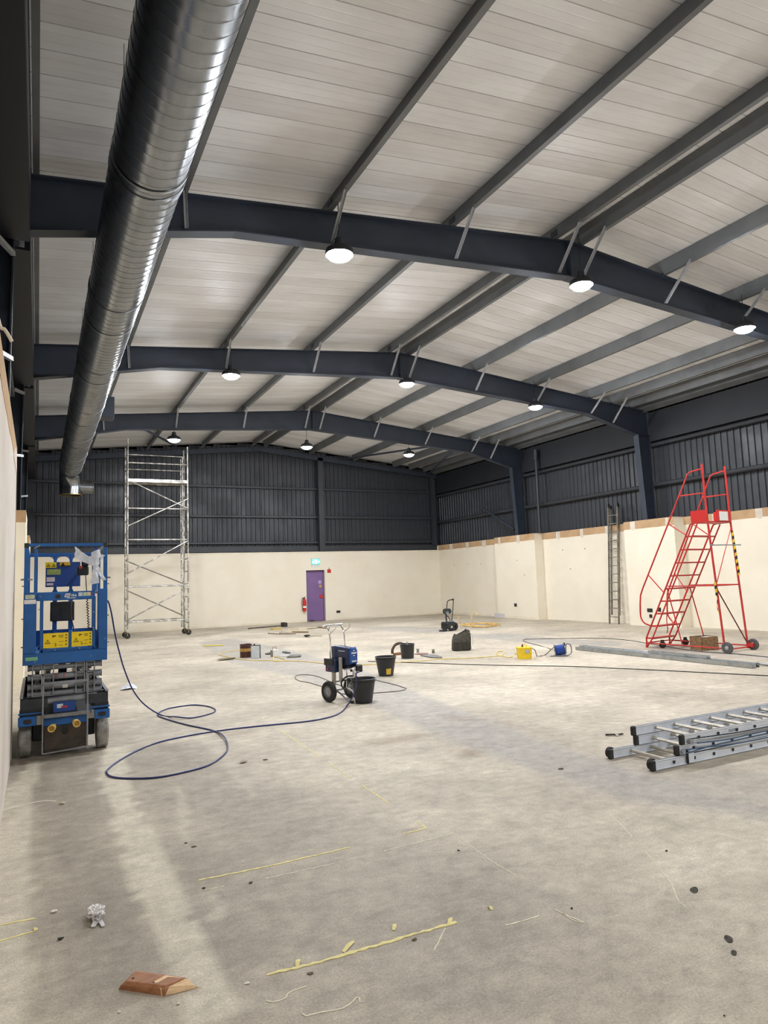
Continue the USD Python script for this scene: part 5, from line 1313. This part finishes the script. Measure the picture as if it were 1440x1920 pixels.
# ------------------------------------------------------------------ floor edger by the far corner
fe = thing('floor_edger', 'small black wheeled floor grinder with a tilted push handle', 'floor machine', (11.5, 18.62, 0), math.radians(20))
part('handle', G().tube(curve([(-0.13, -0.02, 0.28), (-0.06, 0.02, 0.55), (0.03, 0.05, 0.80), (0.07, 0.06, 0.89), (0.15, 0.07, 0.93), (0.36, 0.09, 0.95), (0.41, 0.09, 0.93), (0.33, 0.05, 0.72), (0.14, -0.02, 0.28)], 6), 0.015, 10), BLACK, fe)
part('grip', G().cyl((0.32, 0.085, 0.945), (0.43, 0.095, 0.955), 0.022, 12), RUBBER, fe)
part('motor', G().hull(np.vstack([np.stack([-0.13 + 0 * np.arange(16), 0.02 + 0.09 * np.cos(np.arange(16) * PI / 8), 0.60 + 0.09 * np.sin(np.arange(16) * PI / 8)], 1), np.stack([0.10 + 0 * np.arange(16), 0.02 + 0.08 * np.cos(np.arange(16) * PI / 8), 0.60 + 0.08 * np.sin(np.arange(16) * PI / 8)], 1)])), mat('dark_green_motor', srgb(44, 54, 54), rough=0.5), fe)
part('motor_cap', G().lathe([(0, 0), (0.03, 0), (0.05, 0.012)], (-0.125, -0.06, 0.56), (-0.4, -1, 0), 16), GREY_METAL, fe)
part('support', G().tube(curve([(-0.10, 0.0, 0.52), (-0.13, -0.02, 0.4), (-0.15, -0.04, 0.24)], 5), 0.025, 8).tube(curve([(-0.08, 0.02, 0.46), (0.02, 0.03, 0.44), (0.09, 0.02, 0.36), (0.10, 0.0, 0.28)], 5), 0.012, 8), BLACK, fe)
part('body', G().b2((-0.21, -0.13, 0.06), (0.19, 0.15, 0.26), 0.025).b2((-0.24, -0.1, 0.2), (-0.15, 0.1, 0.29), 0.015), BLACK, fe)
part('top_plate', G().b2((0.02, -0.1, 0.26), (0.18, 0.1, 0.29), 0.008), mat('teal_plate', srgb(112, 134, 138), rough=0.5), fe)
for x, y in ((-0.07, -0.16), (0.17, -0.1)):
    w = part('wheel', G().lathe([(0.04, -0.026), (0.1, -0.028), (0.125, -0.014), (0.125, 0.014), (0.1, 0.028), (0.04, 0.026)], (x, y, 0.125), (-0.35, -1, 0), 26), RUBBER, fe)
    if x < 0:
        part('hub', G().lathe([(0, 0.02), (0.07, 0.025), (0.08, 0.0)], (x, y, 0.125), (-0.35, -1, 0), 20), mat('pale_hub', (0.5, 0.5, 0.5)), w)
part('front_skid', G().b2((-0.42, -0.12, 0.0), (-0.2, 0.06, 0.05), 0.012), DARK_METAL, fe)
part('knob', G().cyl((-0.38, -0.1, 0.05), (-0.38, -0.1, 0.10), 0.035, 10), BLACK, fe)
part('knob', G().cyl((-0.28, -0.1, 0.05), (-0.28, -0.1, 0.12), 0.03, 10), BLACK, fe)
COR = mat('orange_cable', srgb(232, 196, 118), srgb(222, 178, 92), scale=5, rough=0.6)
lp_ = []
rr = random.Random(3)
for k in range(90):
    a = k / 90 * 2 * PI * 7
    cx, cy = 902 + 36 * math.cos(a) * (0.7 + 0.3 * math.sin(k * 0.37)) + (k - 45) * 0.1, 1171.5 + 3.2 * math.sin(a) + 0.6 * math.sin(k * 0.9)
    lp_.append(at(cx, cy, 2, 0.01 + 0.012 * (k % 4)))
cable('cable_coil', lp_, 0.01, COR, 'orange yellow cable heaped in loose coils beside the floor grinder', 'cable coil', 4, 6)
cable('cable_loop', [at(863, 1174), at(862.5, 1165, 1, 18.7), at(858, 1154, 1, 18.75), at(853, 1150, 1, 18.7)], 0.009, COR, 'orange cable rising to the grinder handle')
cable('cable_loop', [at(886, 1171), at(884, 1160, 1, 20.2), at(886, 1150, 1, 20.4), at(890, 1148, 1, 20.4), at(896, 1153, 1, 20.2)], 0.009, COR, 'stiff loop of orange cable standing up from the coil')

# ------------------------------------------------------------------ drum, framed panel, white box and flat tools
dm = thing('paint_drum', 'rusty brown paint drum with an ochre band, left of the sprayer', 'drum', (4.26, 15.72, 0))
RUST = mat('rusty_brown', srgb(88, 50, 38), srgb(58, 34, 30), scale=9, rough=0.6, obj=True)
part('body', G().lathe([(0, 0), (0.13, 0), (0.135, 0.006), (0.13, 0.012), (0.13, 0.28), (0.136, 0.285), (0.136, 0.295), (0.128, 0.295), (0.124, 0.27), (0, 0.27)], sides=30), RUST, dm)
part('band', G().lathe([(0.1305, 0.135), (0.132, 0.137), (0.132, 0.205), (0.1305, 0.207)], sides=30), mat('ochre_band', srgb(192, 152, 76), srgb(170, 128, 58), scale=20, rough=0.6, obj=True), dm, 'ochre label band')
part('wire_handle', G().tube([(0.135 * math.cos(a), 0.135 * math.sin(a) * 0.9, 0.25 - 0.07 * math.sin(a)) for a in np.linspace(PI, 2 * PI, 12)], 0.004, 6), GREY_METAL, dm)
fpn = thing('framed_panel', 'pale grey panel in a dark frame standing against the rusty drum', 'panel', (4.395, 15.38, 0), math.radians(-22))
part('panel', G().b2((-0.098, -0.055, 0.004), (0.09, -0.05, 0.275)), mat('pale_blue_panel', srgb(206, 210, 214), srgb(194, 200, 206), scale=10, rough=0.4), fpn, smooth=False)
part('frame', G().b2((-0.105, -0.05, 0), (0.105, 0.05, 0.29), 0.004), mat('dark_tin', srgb(84, 88, 84), srgb(70, 72, 70), scale=10, rough=0.45, metal=0.4, obj=True), fpn, smooth=False)
part('spout', G().cyl((-0.03, 0, 0.29), (-0.03, 0, 0.315), 0.02, 10), BLACK, fpn)
wbx = thing('white_box', 'small white box with a carrying handle on the screed patch', 'box', (4.83, 15.36, 0), math.radians(12))
part('body', G().b2((-0.075, -0.05, 0), (0.075, 0.06, 0.16), 0.008), SIGN_BODY, wbx)
part('side_plate', G().b2((-0.08, -0.05, 0.01), (-0.074, 0.06, 0.15)), mat('grey_side', srgb(150, 146, 140), rough=0.6), wbx, smooth=False)
part('handle', G().tube(curve([(-0.05, 0, 0.16), (-0.045, 0, 0.21), (0.035, 0, 0.21), (0.04, 0, 0.16)], 5), 0.007, 8), mat('brown_grip', srgb(150, 112, 92), rough=0.6), wbx)
PALESTEEL = mat('worn_blade', srgb(134, 132, 128), srgb(104, 102, 98), scale=12, rough=0.5, metal=0.3)


def flat(name, px, h, m, label, cat):
    pg = Polygon([tuple(at(*p)[:2]) for p in px]).buffer(0)
    return solo(name, G().prism(pg, (0, 0, 0.001), (1, 0, 0), (0, 1, 0), (0, 0, h)), m, label, cat, smooth=False)


flat('trowel', [(497, 1227), (508, 1224), (513, 1226), (503, 1228)], 0.02, DARK_METAL, 'dark flat trowel left of the white box', 'trowel')
flat('trowel', [(529, 1223.5), (535, 1222.5), (545, 1225), (538, 1226.5)], 0.02, DARK_METAL, 'dark flat trowel behind and right of the white box', 'trowel')
flat('floor_scraper', [(538, 1233.5), (546, 1229.5), (561, 1229), (565, 1231), (563, 1232.5), (550, 1233.5)], 0.03, PALESTEEL, 'long grey scraper blade lying right of the white box', 'scraper')
flat('grey_board', [(522, 1231), (528, 1226), (545, 1226.5), (541, 1232)], 0.006, mat('grey_board', srgb(170, 168, 164), rough=0.8), 'grey flat board under the white box edge', 'board')
solo('stone_lump', G().hull(RNG.normal(size=(30, 3)) * (0.10, 0.03, 0.02) + at(424, 1235, 2, 0.03)), mat('khaki_lump', srgb(128, 118, 92), rough=0.9), 'khaki lump of rag on the floor left of the drum', 'rag')

# tools by the third bucket
BR = mat('brown_leather', srgb(92, 66, 52), srgb(64, 48, 42), scale=12, rough=0.8)
q0 = at(738, 1229)
t = thing('tool_belt', 'dark brown leather tool belt curled up left of the farthest bucket', 'tool belt', q0)
part('belt', G().tube(curve([(-0.03, 0.0, 0.04), (-0.02, 0.0, 0.13), (0.06, 0.02, 0.22), (0.17, 0.05, 0.245), (0.26, 0.1, 0.23), (0.33, 0.12, 0.2)], 6), [0.03] * 31, 8), BR, t)
part('pouch', G().hull([(a, b, c) for a in (0.02, 0.32) for b in (-0.02, 0.06) for c in (0.0, 0.045)] + [(0.16, 0.02, 0.06)]), mat('rust_pouch', srgb(150, 104, 76), srgb(120, 82, 60), scale=14, rough=0.8), t)
flat('spreader_blade', [(777, 1227.5), (790, 1225), (803, 1225.5), (801, 1228), (788, 1228)], 0.015, mat('reddish_blade', srgb(142, 100, 84), srgb(112, 96, 90), scale=10, rough=0.6), 'reddish grey blade on the floor right of the farthest bucket', 'blade')
flat('hand_float', [(788, 1230.2), (806, 1228.6), (816, 1229), (828, 1232.5), (829, 1234.5), (820, 1234.5), (805, 1233.5)], 0.02, PALESTEEL, 'long grey float with a pointed handle right of the farthest bucket', 'float')
p = at(783.5, 1224)
t = thing('small_tin', 'small grey tin standing right of the farthest bucket', 'tin', p)
part('body', G().lathe([(0, 0), (0.028, 0), (0.03, 0.005), (0.03, 0.085), (0.0, 0.088)], sides=18), GALV2, t)
part('lid', G().lathe([(0.031, 0.078), (0.033, 0.08), (0.033, 0.09), (0.0, 0.091)], sides=18), GREY_METAL, t)
p = at(812.5, 1224.5)
t = thing('tape_roll', 'small grey and dark roll lying on the floor behind the hand float', 'roll', p)
part('roll', G().lathe([(0.022, -0.025), (0.045, -0.025), (0.045, 0.025), (0.022, 0.025), (0.022, -0.025)], (0, 0, 0.045), (0.8, -0.6, 0), 20), mat('grey_roll', srgb(122, 118, 104), rough=0.7), t)
part('core', G().lathe([(0, 0), (0.022, 0)], (-0.012, 0.01, 0.045), (0.8, -0.6, 0), 16), BLACK, t)

# broom and broken boards by the exit door
t = thing('broom', 'dark broom with a long handle lying near the end wall', 'broom', (0, 0, 0))
b0, b1 = at(465, 1178.5, 2, 0.03), at(528, 1173, 2, 0.05)
part('handle', G().tube([b0, b1], 0.022, 8), mat('dark_handle', srgb(78, 68, 58), rough=0.7), t)
part('head', G().box(b1 + (0.1, 0, 0.03), (0.16, 0.36, 0.16), 0.02), mat('dark_bristle', srgb(52, 48, 46), rough=0.9), t)
t = thing('mop', 'short dark mop head with a thin pale stick on the floor', 'mop', (0, 0, 0))
b1 = at(575, 1195, 2, 0.0)
part('head', G().hull(np.vstack([RNG.normal(size=(24, 3)) * (0.07, 0.07, 0.02) + b1 + (0, 0, 0.05)])), mat('dark_bristle', (0.03, 0.03, 0.03)), t)
part('stick', G().tube([b1 + (0.02, 0, 0.04), at(604, 1192.5, 2, 0.015)], 0.012, 8), mat('pale_stick', srgb(168, 152, 128), rough=0.8), t)
WOODC = [mat('broken_board_pale', srgb(216, 204, 182), srgb(194, 180, 156), scale=8, rough=0.8), mat('broken_board_brown', srgb(150, 128, 100), srgb(120, 100, 78), scale=8, rough=0.85), mat('broken_board_grey', srgb(164, 154, 138), srgb(138, 128, 114), scale=8, rough=0.85)]
BD = [((532, 1184), (560, 1183.5), 0.16, 0, 'long pale broken board at the front of the debris by the exit door'), ((552, 1186.5), (572, 1186.5), 0.1, 1, 'brown underside strip below the longest broken board'), ((528, 1189.5), (548, 1189.5), 0.14, 2, 'grey splintered board at the near edge of the debris'),
      ((505, 1188.5), (522, 1189.5), 0.12, 2, 'grey split board at the left end of the debris'), ((545, 1180.5), (575, 1178), 0.14, 0, 'pale board slanting at the back of the debris'), ((566, 1181), (590, 1178.5), 0.16, 0, 'pale splintered board in the middle of the debris'),
      ((580, 1180), (600, 1177.5), 0.14, 2, 'grey board near the right of the debris'), ((598, 1177.5), (614, 1179), 0.12, 1, 'brown board at the right end of the debris'), ((512, 1181), (521, 1180.5), 0.16, 1, 'small yellow brown block left of the debris')]
for k, (p, q, w, c, lab) in enumerate(BD):
    a, b = at(*p), at(*q)
    d = (b - a) / np.linalg.norm(b - a)
    s = np.array([-d[1], d[0], 0]) * w / 2
    zz = 0.001
    tip = [a - s, a + s, a + s * 0.2 - d * 0.1, b - s, b + s * 0.4, b + s + d * 0.05, b + d * 0.14 - s * 0.3]
    g = G().hull([x + (0, 0, zz) for x in tip] + [x + (0, 0, zz + 0.03 + 0.015 * (k % 3)) for x in tip])
    if k == 8:
        solo('broken_board', g, mat('mustard_block', srgb(190, 164, 92), rough=0.8), lab, 'board', smooth=False)
    else:
        solo('broken_board', g, WOODC[c], lab, 'board', smooth=False)

# ------------------------------------------------------------------ small things on the near floor
# wood offcut
a, b = at(222, 1855), at(308, 1868)
c_ = at(250, 1834)
t = thing('wood_offcut', 'reddish brown painted timber offcut with a splintered pale end', 'wood offcut', a)
d = (b - a) / np.linalg.norm(b - a)
n_ = np.array([-d[1], d[0], 0.0])
L_ = float(np.linalg.norm(b - a))
TIM = mat('reddish_timber', srgb(164, 112, 72), srgb(140, 90, 56), scale=7, detail=5, rough=0.55, obj=True, vscale=(2, 8, 8))
RAW = mat('raw_timber', srgb(236, 206, 166), srgb(214, 178, 134), scale=14, detail=5, rough=0.8, obj=True, vscale=(2, 10, 10))
W_, H_ = 0.098, 0.030
Q = lambda u, w, z: d * u + n_ * w + np.array([0, 0, z])
part('painted_face', G().hull([Q(0.0, 0.0, 0.0), Q(0.012, 0.0, H_ * 0.6), Q(L_, 0.0, 0.0), Q(L_, 0.006, H_ * 0.7), Q(0.03, 0.012, H_), Q(L_ - 0.005, 0.02, H_), Q(0.0, W_, 0.0), Q(0.03, W_, H_ * 0.8), Q(L_ + 0.03, W_ * 0.75, H_), Q(L_ + 0.05, W_, 0.0), Q(L_ + 0.045, W_, H_ * 0.8), Q(0.02, W_ - 0.015, H_)]), TIM, t, smooth=False)
part('torn_end', G().hull([Q(L_ - 0.012, -0.001, 0.001), Q(L_ - 0.02, 0.005, H_ * 0.75), Q(L_ - 0.07, 0.03, H_ + 0.0015), Q(L_ - 0.05, W_ - 0.015, H_ + 0.0015), Q(L_ + 0.03, 0.02, 0.002), Q(L_ + 0.10, W_ * 0.8, 0.002), Q(L_ + 0.085, W_ * 0.75, H_ * 0.5), Q(L_ + 0.02, W_ * 0.3, H_ * 0.8), Q(L_ + 0.05, W_ - 0.004, H_ * 0.8)]), RAW, t, 'pale torn end', smooth=False)
for k, (u, w, e) in enumerate(((0.04, 0.05, 0.08), (0.06, 0.075, 0.13))):
    part('splinter', G().hull([Q(L_ + u - 0.02, w - 0.006, 0.002), Q(L_ + u - 0.02, w + 0.008, 0.002), Q(L_ + u - 0.01, w, H_ * 0.5), Q(L_ + e, w + 0.004, 0.004)]), RAW, t, 'raw splinter', smooth=False)
for u, w in ((0.045, 0.035), (0.15, 0.03)):
    part('nail_hole', G().cyl(Q(u, w, H_ - 0.002), Q(u, w, H_ + 0.0008), 0.006, 8), mat('nail_dark', srgb(58, 40, 28), rough=0.8), t)
solo('wood_splinter', G().bar(at(254, 1824, 2, 0.004), at(262, 1832, 2, 0.006), 0.006, 0.005), mat('dark_splinter', srgb(110, 88, 66), rough=0.8), 'tiny splinter behind the timber offcut', 'splinter', smooth=False)

# crumpled paper bag
pc = at(180, 1722)
pb = thing('crumpled_paper', 'crumpled white plastic scrap on the dark floor at lower left', 'crumpled scrap', pc)
ico = trimesh.creation.icosphere(3)
v = np.array(ico.vertices)
r = 0.75 + 0.55 * np.abs(meshkit.noise(v * 2.3 + 3, 2) - 0.5) * 2 + 0.28 * (RNG.random(len(v)) - 0.5)
v = v * r[:, None] * (0.040, 0.066, 0.030)
v[:, 2] -= v[:, 2].min()
SCR = mat('white_scrap', srgb(226, 224, 222), srgb(186, 184, 182), scale=22, rough=0.5, obj=True)
part('ball', G().add(v, ico.faces), SCR, pb, smooth=False)
part('tail', G().add(*crumple([[(-0.015, -0.05, 0.012), (0.02, -0.05, 0.012)], [(-0.03, -0.10, 0.006), (-0.012, -0.105, 0.006)]], 8, 0.008, 31, 0.002)), SCR, pb, smooth=50)
part('tail', G().add(*crumple([[(0.0, -0.05, 0.012), (0.025, -0.05, 0.012)], [(0.018, -0.12, 0.005), (0.034, -0.118, 0.005)]], 8, 0.008, 35, 0.002)), SCR, pb, smooth=50)


def scrap(name, px, size, m, label, cat, seed, flatness=0.35):
    """A small irregular crumb, larger than it is high."""
    p = at(*px)
    rg = np.random.default_rng(seed)
    q = rg.normal(size=(26, 3))
    q = q / np.linalg.norm(q, axis=1, keepdims=True) * (0.6 + 0.4 * rg.random((26, 1))) * (size, size * 0.7, size * flatness)
    q[:, 2] -= q[:, 2].min() - 0.0005
    return solo(name, G().hull(q + (p[0], p[1], 0)), m, label, cat, smooth=False)


DK = mat('dark_crumb', srgb(50, 47, 42), rough=0.9)
BRN = mat('brown_crumb', srgb(104, 88, 68), rough=0.9)
WH = mat('white_crumb', srgb(220, 216, 206), rough=0.8)
scrap('paper_scrap', (101, 1711), 0.022, WH, 'small white scrap left of the crumpled plastic', 'scrap', 1)
scrap('dark_crumb', (113, 1762), 0.02, DK, 'dark crumb with a pale tip below the crumpled plastic', 'crumb', 2)
scrap('dark_crumb', (382, 1666), 0.012, DK, 'dark crumb at the left end of the faded tape line', 'crumb', 3)
scrap('dark_crumb', (363, 1588), 0.022, BRN, 'flat brown chip on the floor above the yellow tape line', 'chip', 4, 0.15)
scrap('dark_crumb', (349, 1581), 0.014, DK, 'dark chip beside the pale scratch at left', 'chip', 5, 0.2)
scrap('dark_crumb', (470, 1656), 0.014, BRN, 'brown crumb on the faded tape line', 'crumb', 6)
scrap('dark_crumb', (860, 1595), 0.012, DK, 'black crumb below the corner of the faded tape line', 'crumb', 7)
scrap('dark_crumb', (1072, 1704), 0.010, DK, 'black crumb in the middle of the near floor', 'crumb', 8)
scrap('dark_crumb', (1250, 1596), 0.013, DK, 'black crumb near the curved scratch at right', 'crumb', 9)
scrap('dark_crumb', (777, 1762), 0.020, BRN, 'curled brown chip below the ragged yellow tape', 'chip', 10, 0.2)
scrap('dark_crumb', (582, 1826), 0.018, BRN, 'flat grey brown chip below the left end of the ragged tape', 'chip', 11, 0.15)
scrap('dark_crumb', (456, 1430), 0.05, mat('pale_chip', srgb(178, 170, 154), rough=0.9), 'pale plaster chip right of the big hose loop', 'chip', 12, 0.3)
scrap('dark_crumb', (497, 1425), 0.03, BRN, 'brown flat chip right of the pale plaster chip', 'chip', 13, 0.15)
scrap('dark_crumb', (1052, 1442), 0.035, BRN, 'brown flat chip on the floor line left of the triple ladder', 'chip', 14, 0.15)
scrap('dark_crumb', (1093, 1919 - 0), 0.008, DK, 'black crumb at the very bottom of the near floor', 'crumb', 15) if False else None
scrap('white_crumb', (223, 1899), 0.010, WH, 'white crumb below the timber offcut', 'crumb', 16)
scrap('white_crumb', (334, 1883), 0.010, WH, 'white crumb right of the timber offcut', 'crumb', 17)
scrap('white_crumb', (1358, 1905), 0.006, DK, 'small dark crumb near the lower right corner', 'crumb', 18)
scrap('white_crumb', (464, 1844), 0.016, WH, 'white flake left of the ragged yellow tape', 'flake', 19, 0.15)
a = at(1141, 1380)
t = thing('dark_twig', 'dark bent scrap of cable tie on the floor left of the triple ladder', 'scrap', a)
part('piece', G().bar((-0.02, 0.02, 0.012), (0.055, -0.03, 0.014), 0.022, 0.012), DK, t, smooth=False)
part('piece', G().bar((0.05, -0.035, 0.010), (0.15, -0.045, 0.012), 0.018, 0.010), DK, t, smooth=False)
part('pale_bit', G().bar((0.05, -0.05, 0.01), (0.075, -0.06, 0.012), 0.016, 0.01), WH, t, smooth=False)

# clear plastic by the lift hose
pc = at(240, 1292)
t = thing('plastic_sheet_scrap', 'crumpled clear plastic scrap under the rising blue hose', 'plastic scrap', pc)
part('sheet', G().add(*crumple([[(-0.15, -0.1, 0.004), (0.0, -0.14, 0.03), (0.13, -0.06, 0.004)], [(-0.12, 0.05, 0.02), (0.02, 0.02, 0.10), (0.15, 0.06, 0.03)], [(-0.05, 0.14, 0.004), (0.05, 0.16, 0.04), (0.16, 0.14, 0.004)]], 18, 0.05, 41, 0.003)), FILM, t, smooth=40)

# white cable end at far left of the floor, and one hanging over the left wall
WC = mat('white_cable', srgb(224, 218, 204), rough=0.6)
scrap('frayed_end', (116, 1508), 0.03, mat('beige_end', srgb(184, 174, 154), rough=0.8), 'beige frayed clump at the end of the white cord', 'clump', 44, 0.4)
cable('hanging_cable', [(-0.30, 4.0, 3.17), (-0.235, 4.0, 3.175), at(0, 611, 1, 4.0), at(8, 617, 1, 4.0), at(16, 629, 1, 4.0), at(22, 640, 1, 4.0)], 0.0095, WC, 'white cable end hanging over the top of the left wall')

# tape lines: thin torn ribbons stuck to the floor
TY = mat('yellow_tape_residue', srgb(234, 224, 160), srgb(220, 208, 142), scale=30, rough=0.8)
TP = mat('faded_tape_residue', srgb(224, 217, 196), srgb(208, 200, 178), scale=25, rough=0.85)


def ribbon(name, px, w, m, label, seed, rag=0.5, gaps=0.0, h=0.0022):
    rg = np.random.default_rng(seed)
    P = np.array([at(*p)[:2] for p in px])
    out, parts = [], []
    seg = np.linalg.norm(np.diff(P, axis=0), axis=1)
    s = np.concatenate([[0], np.cumsum(seg)])
    n = max(8, int(s[-1] / 0.025))
    u = np.linspace(0, s[-1], n)
    C = np.stack([np.interp(u, s, P[:, k]) for k in (0, 1)], 1)
    T = np.gradient(C, axis=0)
    T /= np.linalg.norm(T, axis=1, keepdims=True)
    N = np.stack([-T[:, 1], T[:, 0]], 1)
    wl_ = w * (1 - rag + 2 * rag * rg.random(n)) / 2
    wr_ = w * (1 - rag + 2 * rag * rg.random(n)) / 2
    keep = meshkit.noise(np.stack([u * 4, 0 * u + seed, 0 * u], 1)) > gaps
    o = np.array([C[n // 2][0], C[n // 2][1], 0.0])
    t = thing(name, label, 'string' if name == 'string' else 'tape line', o)
    runs, cur = [], []
    for i in range(n):
        if keep[i]:
            cur.append(i)
        if (not keep[i] or i == n - 1) and cur:
            if len(cur) > 1:
                runs.append(cur)
            cur = []
    for run in runs:
        top, bot_ = [], []
        for i in run:
            top += [(*(C[i] + N[i] * wl_[i]), h), (*(C[i] - N[i] * wr_[i]), h)]
            bot_ += [(*(C[i] + N[i] * wl_[i]), 0.0003), (*(C[i] - N[i] * wr_[i]), 0.0003)]
        k, f = len(run), []
        for i in range(k - 1):
            a, b, c, d = 2 * i, 2 * i + 1, 2 * i + 2, 2 * i + 3
            A, B, Cc, D = (x + 2 * k for x in (a, b, c, d))
            f += [[a, b, d, c], [A, Cc, D, B], [a, c, Cc, A], [b, B, D, d]]
        f += [[0, 2 * k, 2 * k + 1, 1], [2 * k - 2, 2 * k - 1, 4 * k - 1, 4 * k - 2]]
        part('tape_piece' if name != 'string' else 'strand', G().add(np.array(top + bot_) - o, f), m, t, smooth=False)
    return t


ribbon('tape_line', [(372, 1651), (500, 1625), (640, 1593), (800, 1553)], 0.014, TY, 'upper yellow tape line across the near floor, ending at a corner', 1, 0.7, 0.12)
ribbon('tape_line', [(384, 1669), (500, 1647), (640, 1616), (850, 1563)], 0.009, TP, 'faded pale line just below the upper yellow tape line', 2, 0.7, 0.22, 0.0012)
ribbon('tape_line', [(500, 1828), (600, 1804), (715, 1770), (830, 1737), (950, 1697)], 0.017, TY, 'thick ragged yellow tape line at the bottom centre', 3, 0.75, 0.15, 0.003)
ribbon('tape_line', [(800, 1553), (720, 1500), (600, 1420), (490, 1345)], 0.010, TY, 'thin pale yellow line running back from the tape corner', 4, 0.7, 0.25, 0.0014)
ribbon('tape_line', [(850, 1563), (920, 1614), (990, 1655)], 0.007, TP, 'faded line running right and down from the faded corner', 5, 0.7, 0.3, 0.0012)
ribbon('tape_line', [(-20, 1739), (0, 1735), (66, 1722)], 0.012, TY, 'upper short yellow line at the left edge', 6, 0.6, 0.1)
ribbon('tape_line', [(-20, 1770), (0, 1765), (60, 1747), (79, 1741)], 0.013, TY, 'lower short yellow line at the left edge, with a curled end', 7, 0.7, 0.1)
ribbon('tape_line', [(1205, 1507), (1290, 1514), (1430, 1523)], 0.009, mat('white_line', srgb(214, 208, 196), rough=0.85), 'thin white line below the triple ladder', 8, 0.5, 0.2, 0.0012)
ribbon('tape_line', [(1145, 1528), (1168, 1550), (1190, 1575), (1230, 1620), (1258, 1655), (1272, 1690), (1286, 1700)], 0.007, TP, 'faint curved scratch line on the right of the near floor', 9, 0.7, 0.33, 0.001)
ribbon('tape_line', [(948, 1735), (980, 1727), (1012, 1717)], 0.008, TP, 'short pale line right of the ragged yellow tape', 10, 0.6, 0.1, 0.0015)
ribbon('tape_line', [(790, 1805), (815, 1780), (835, 1740)], 0.006, TP, 'faint bent line under the ragged yellow tape', 11, 0.7, 0.3, 0.001)
for k, (px, L, ang) in enumerate((((740, 1739), 0.06, 0.2), ((655, 1776), 0.10, -0.1), ((560, 1806), 0.05, 0.3), ((845, 1728), 0.07, 0.1), ((920, 1703), 0.04, 0.5), ((68, 1743), 0.03, 0.9))):
    p = at(*px)
    g = G().add(*crumple([[(-L / 2, -0.006, 0.001), (-L / 2, 0.008, 0.003)], [(0, -0.008, 0.006), (0.0, 0.010, 0.012)], [(L / 2, -0.005, 0.001), (L / 2, 0.006, 0.002)]], 9, 0.006, 50 + k, 0.0015))
    v, f = g.mesh()
    c, s = math.cos(ang + 0.75), math.sin(ang + 0.75)
    v = v @ np.array([[c, s, 0], [-s, c, 0], [0, 0, 1]]) 
    v[:, 2] = np.maximum(v[:, 2], 0.0005)
    solo('tape_curl', (v + p, f), TY, ['curled bit of yellow tape near the middle of the ragged line', 'largest curled bit of tape on the left half of the ragged line', 'curled tape bit at the left end of the ragged line', 'curled tape bit right of the middle of the ragged line', 'tiny curled tape bit at the right end of the ragged line', 'curled tape bit at the end of the lower left yellow line'][k], 'tape scrap', smooth=50)
for k, (pts_, lab) in enumerate((([(500, 1877), (512, 1880), (535, 1872), (541, 1862), (552, 1857), (575, 1850)], 'thin pale string, left of the two strings at the bottom'), ([(566, 1901), (572, 1906), (600, 1899), (640, 1892), (660, 1880), (672, 1868), (675, 1880)], 'thin pale string curling at the bottom centre'), ([(1040, 1706), (1060, 1716), (1075, 1726), (1098, 1731), (1075, 1722), (1055, 1713)], 'thin pale loop of string right of the ragged tape'))):
    fine = curve([np.array([*p, 0.0]) for p in pts_], 6)[:, :2]
    ribbon('string', fine, 0.007, TP, lab, 90 + k, 0.2, 0.0, 0.0022)
ribbon('cord', [(-30, 1528), (0, 1522), (30, 1514), (60, 1506), (85, 1502), (105, 1503)], 0.013, WC, 'white flat cord lying on the floor at the left edge', 33, 0.2, 0.0, 0.004)
# oily footprints
for k, (px, a, b) in enumerate((((1302, 1669), 0.030, 0.045), ((1366, 1761), 0.024, 0.05), ((1376, 1787), 0.018, 0.03))):
    p = at(*px)
    an = np.linspace(0, 2 * PI, 26)[:-1]
    rg = np.random.default_rng(70 + k)
    rr_ = 0.8 + 0.25 * meshkit.noise(np.stack([np.cos(an) * 1.6 + 3 * k, np.sin(an) * 1.6, 0 * an], 1))
    pg = Polygon([(p[0] + a * math.cos(t_) * r_ + b * 0.4 * math.sin(t_) * r_, p[1] + b * 0.6 * math.sin(t_) * r_) for t_, r_ in zip(an, rr_)]).buffer(0)
    solo('oil_spot', G().prism(pg, (0, 0, 0.0006), (1, 0, 0), (0, 1, 0), (0, 0, 0.0012)), mat('oily_black', srgb(62, 60, 56), srgb(96, 92, 84), scale=60, rough=0.95, spec=0.1), ['oval dark oily spot, upper one at lower right', 'long dark oily spot, middle one at lower right', 'smallest dark oily spot at lower right'][k], 'oil spot', smooth=False)
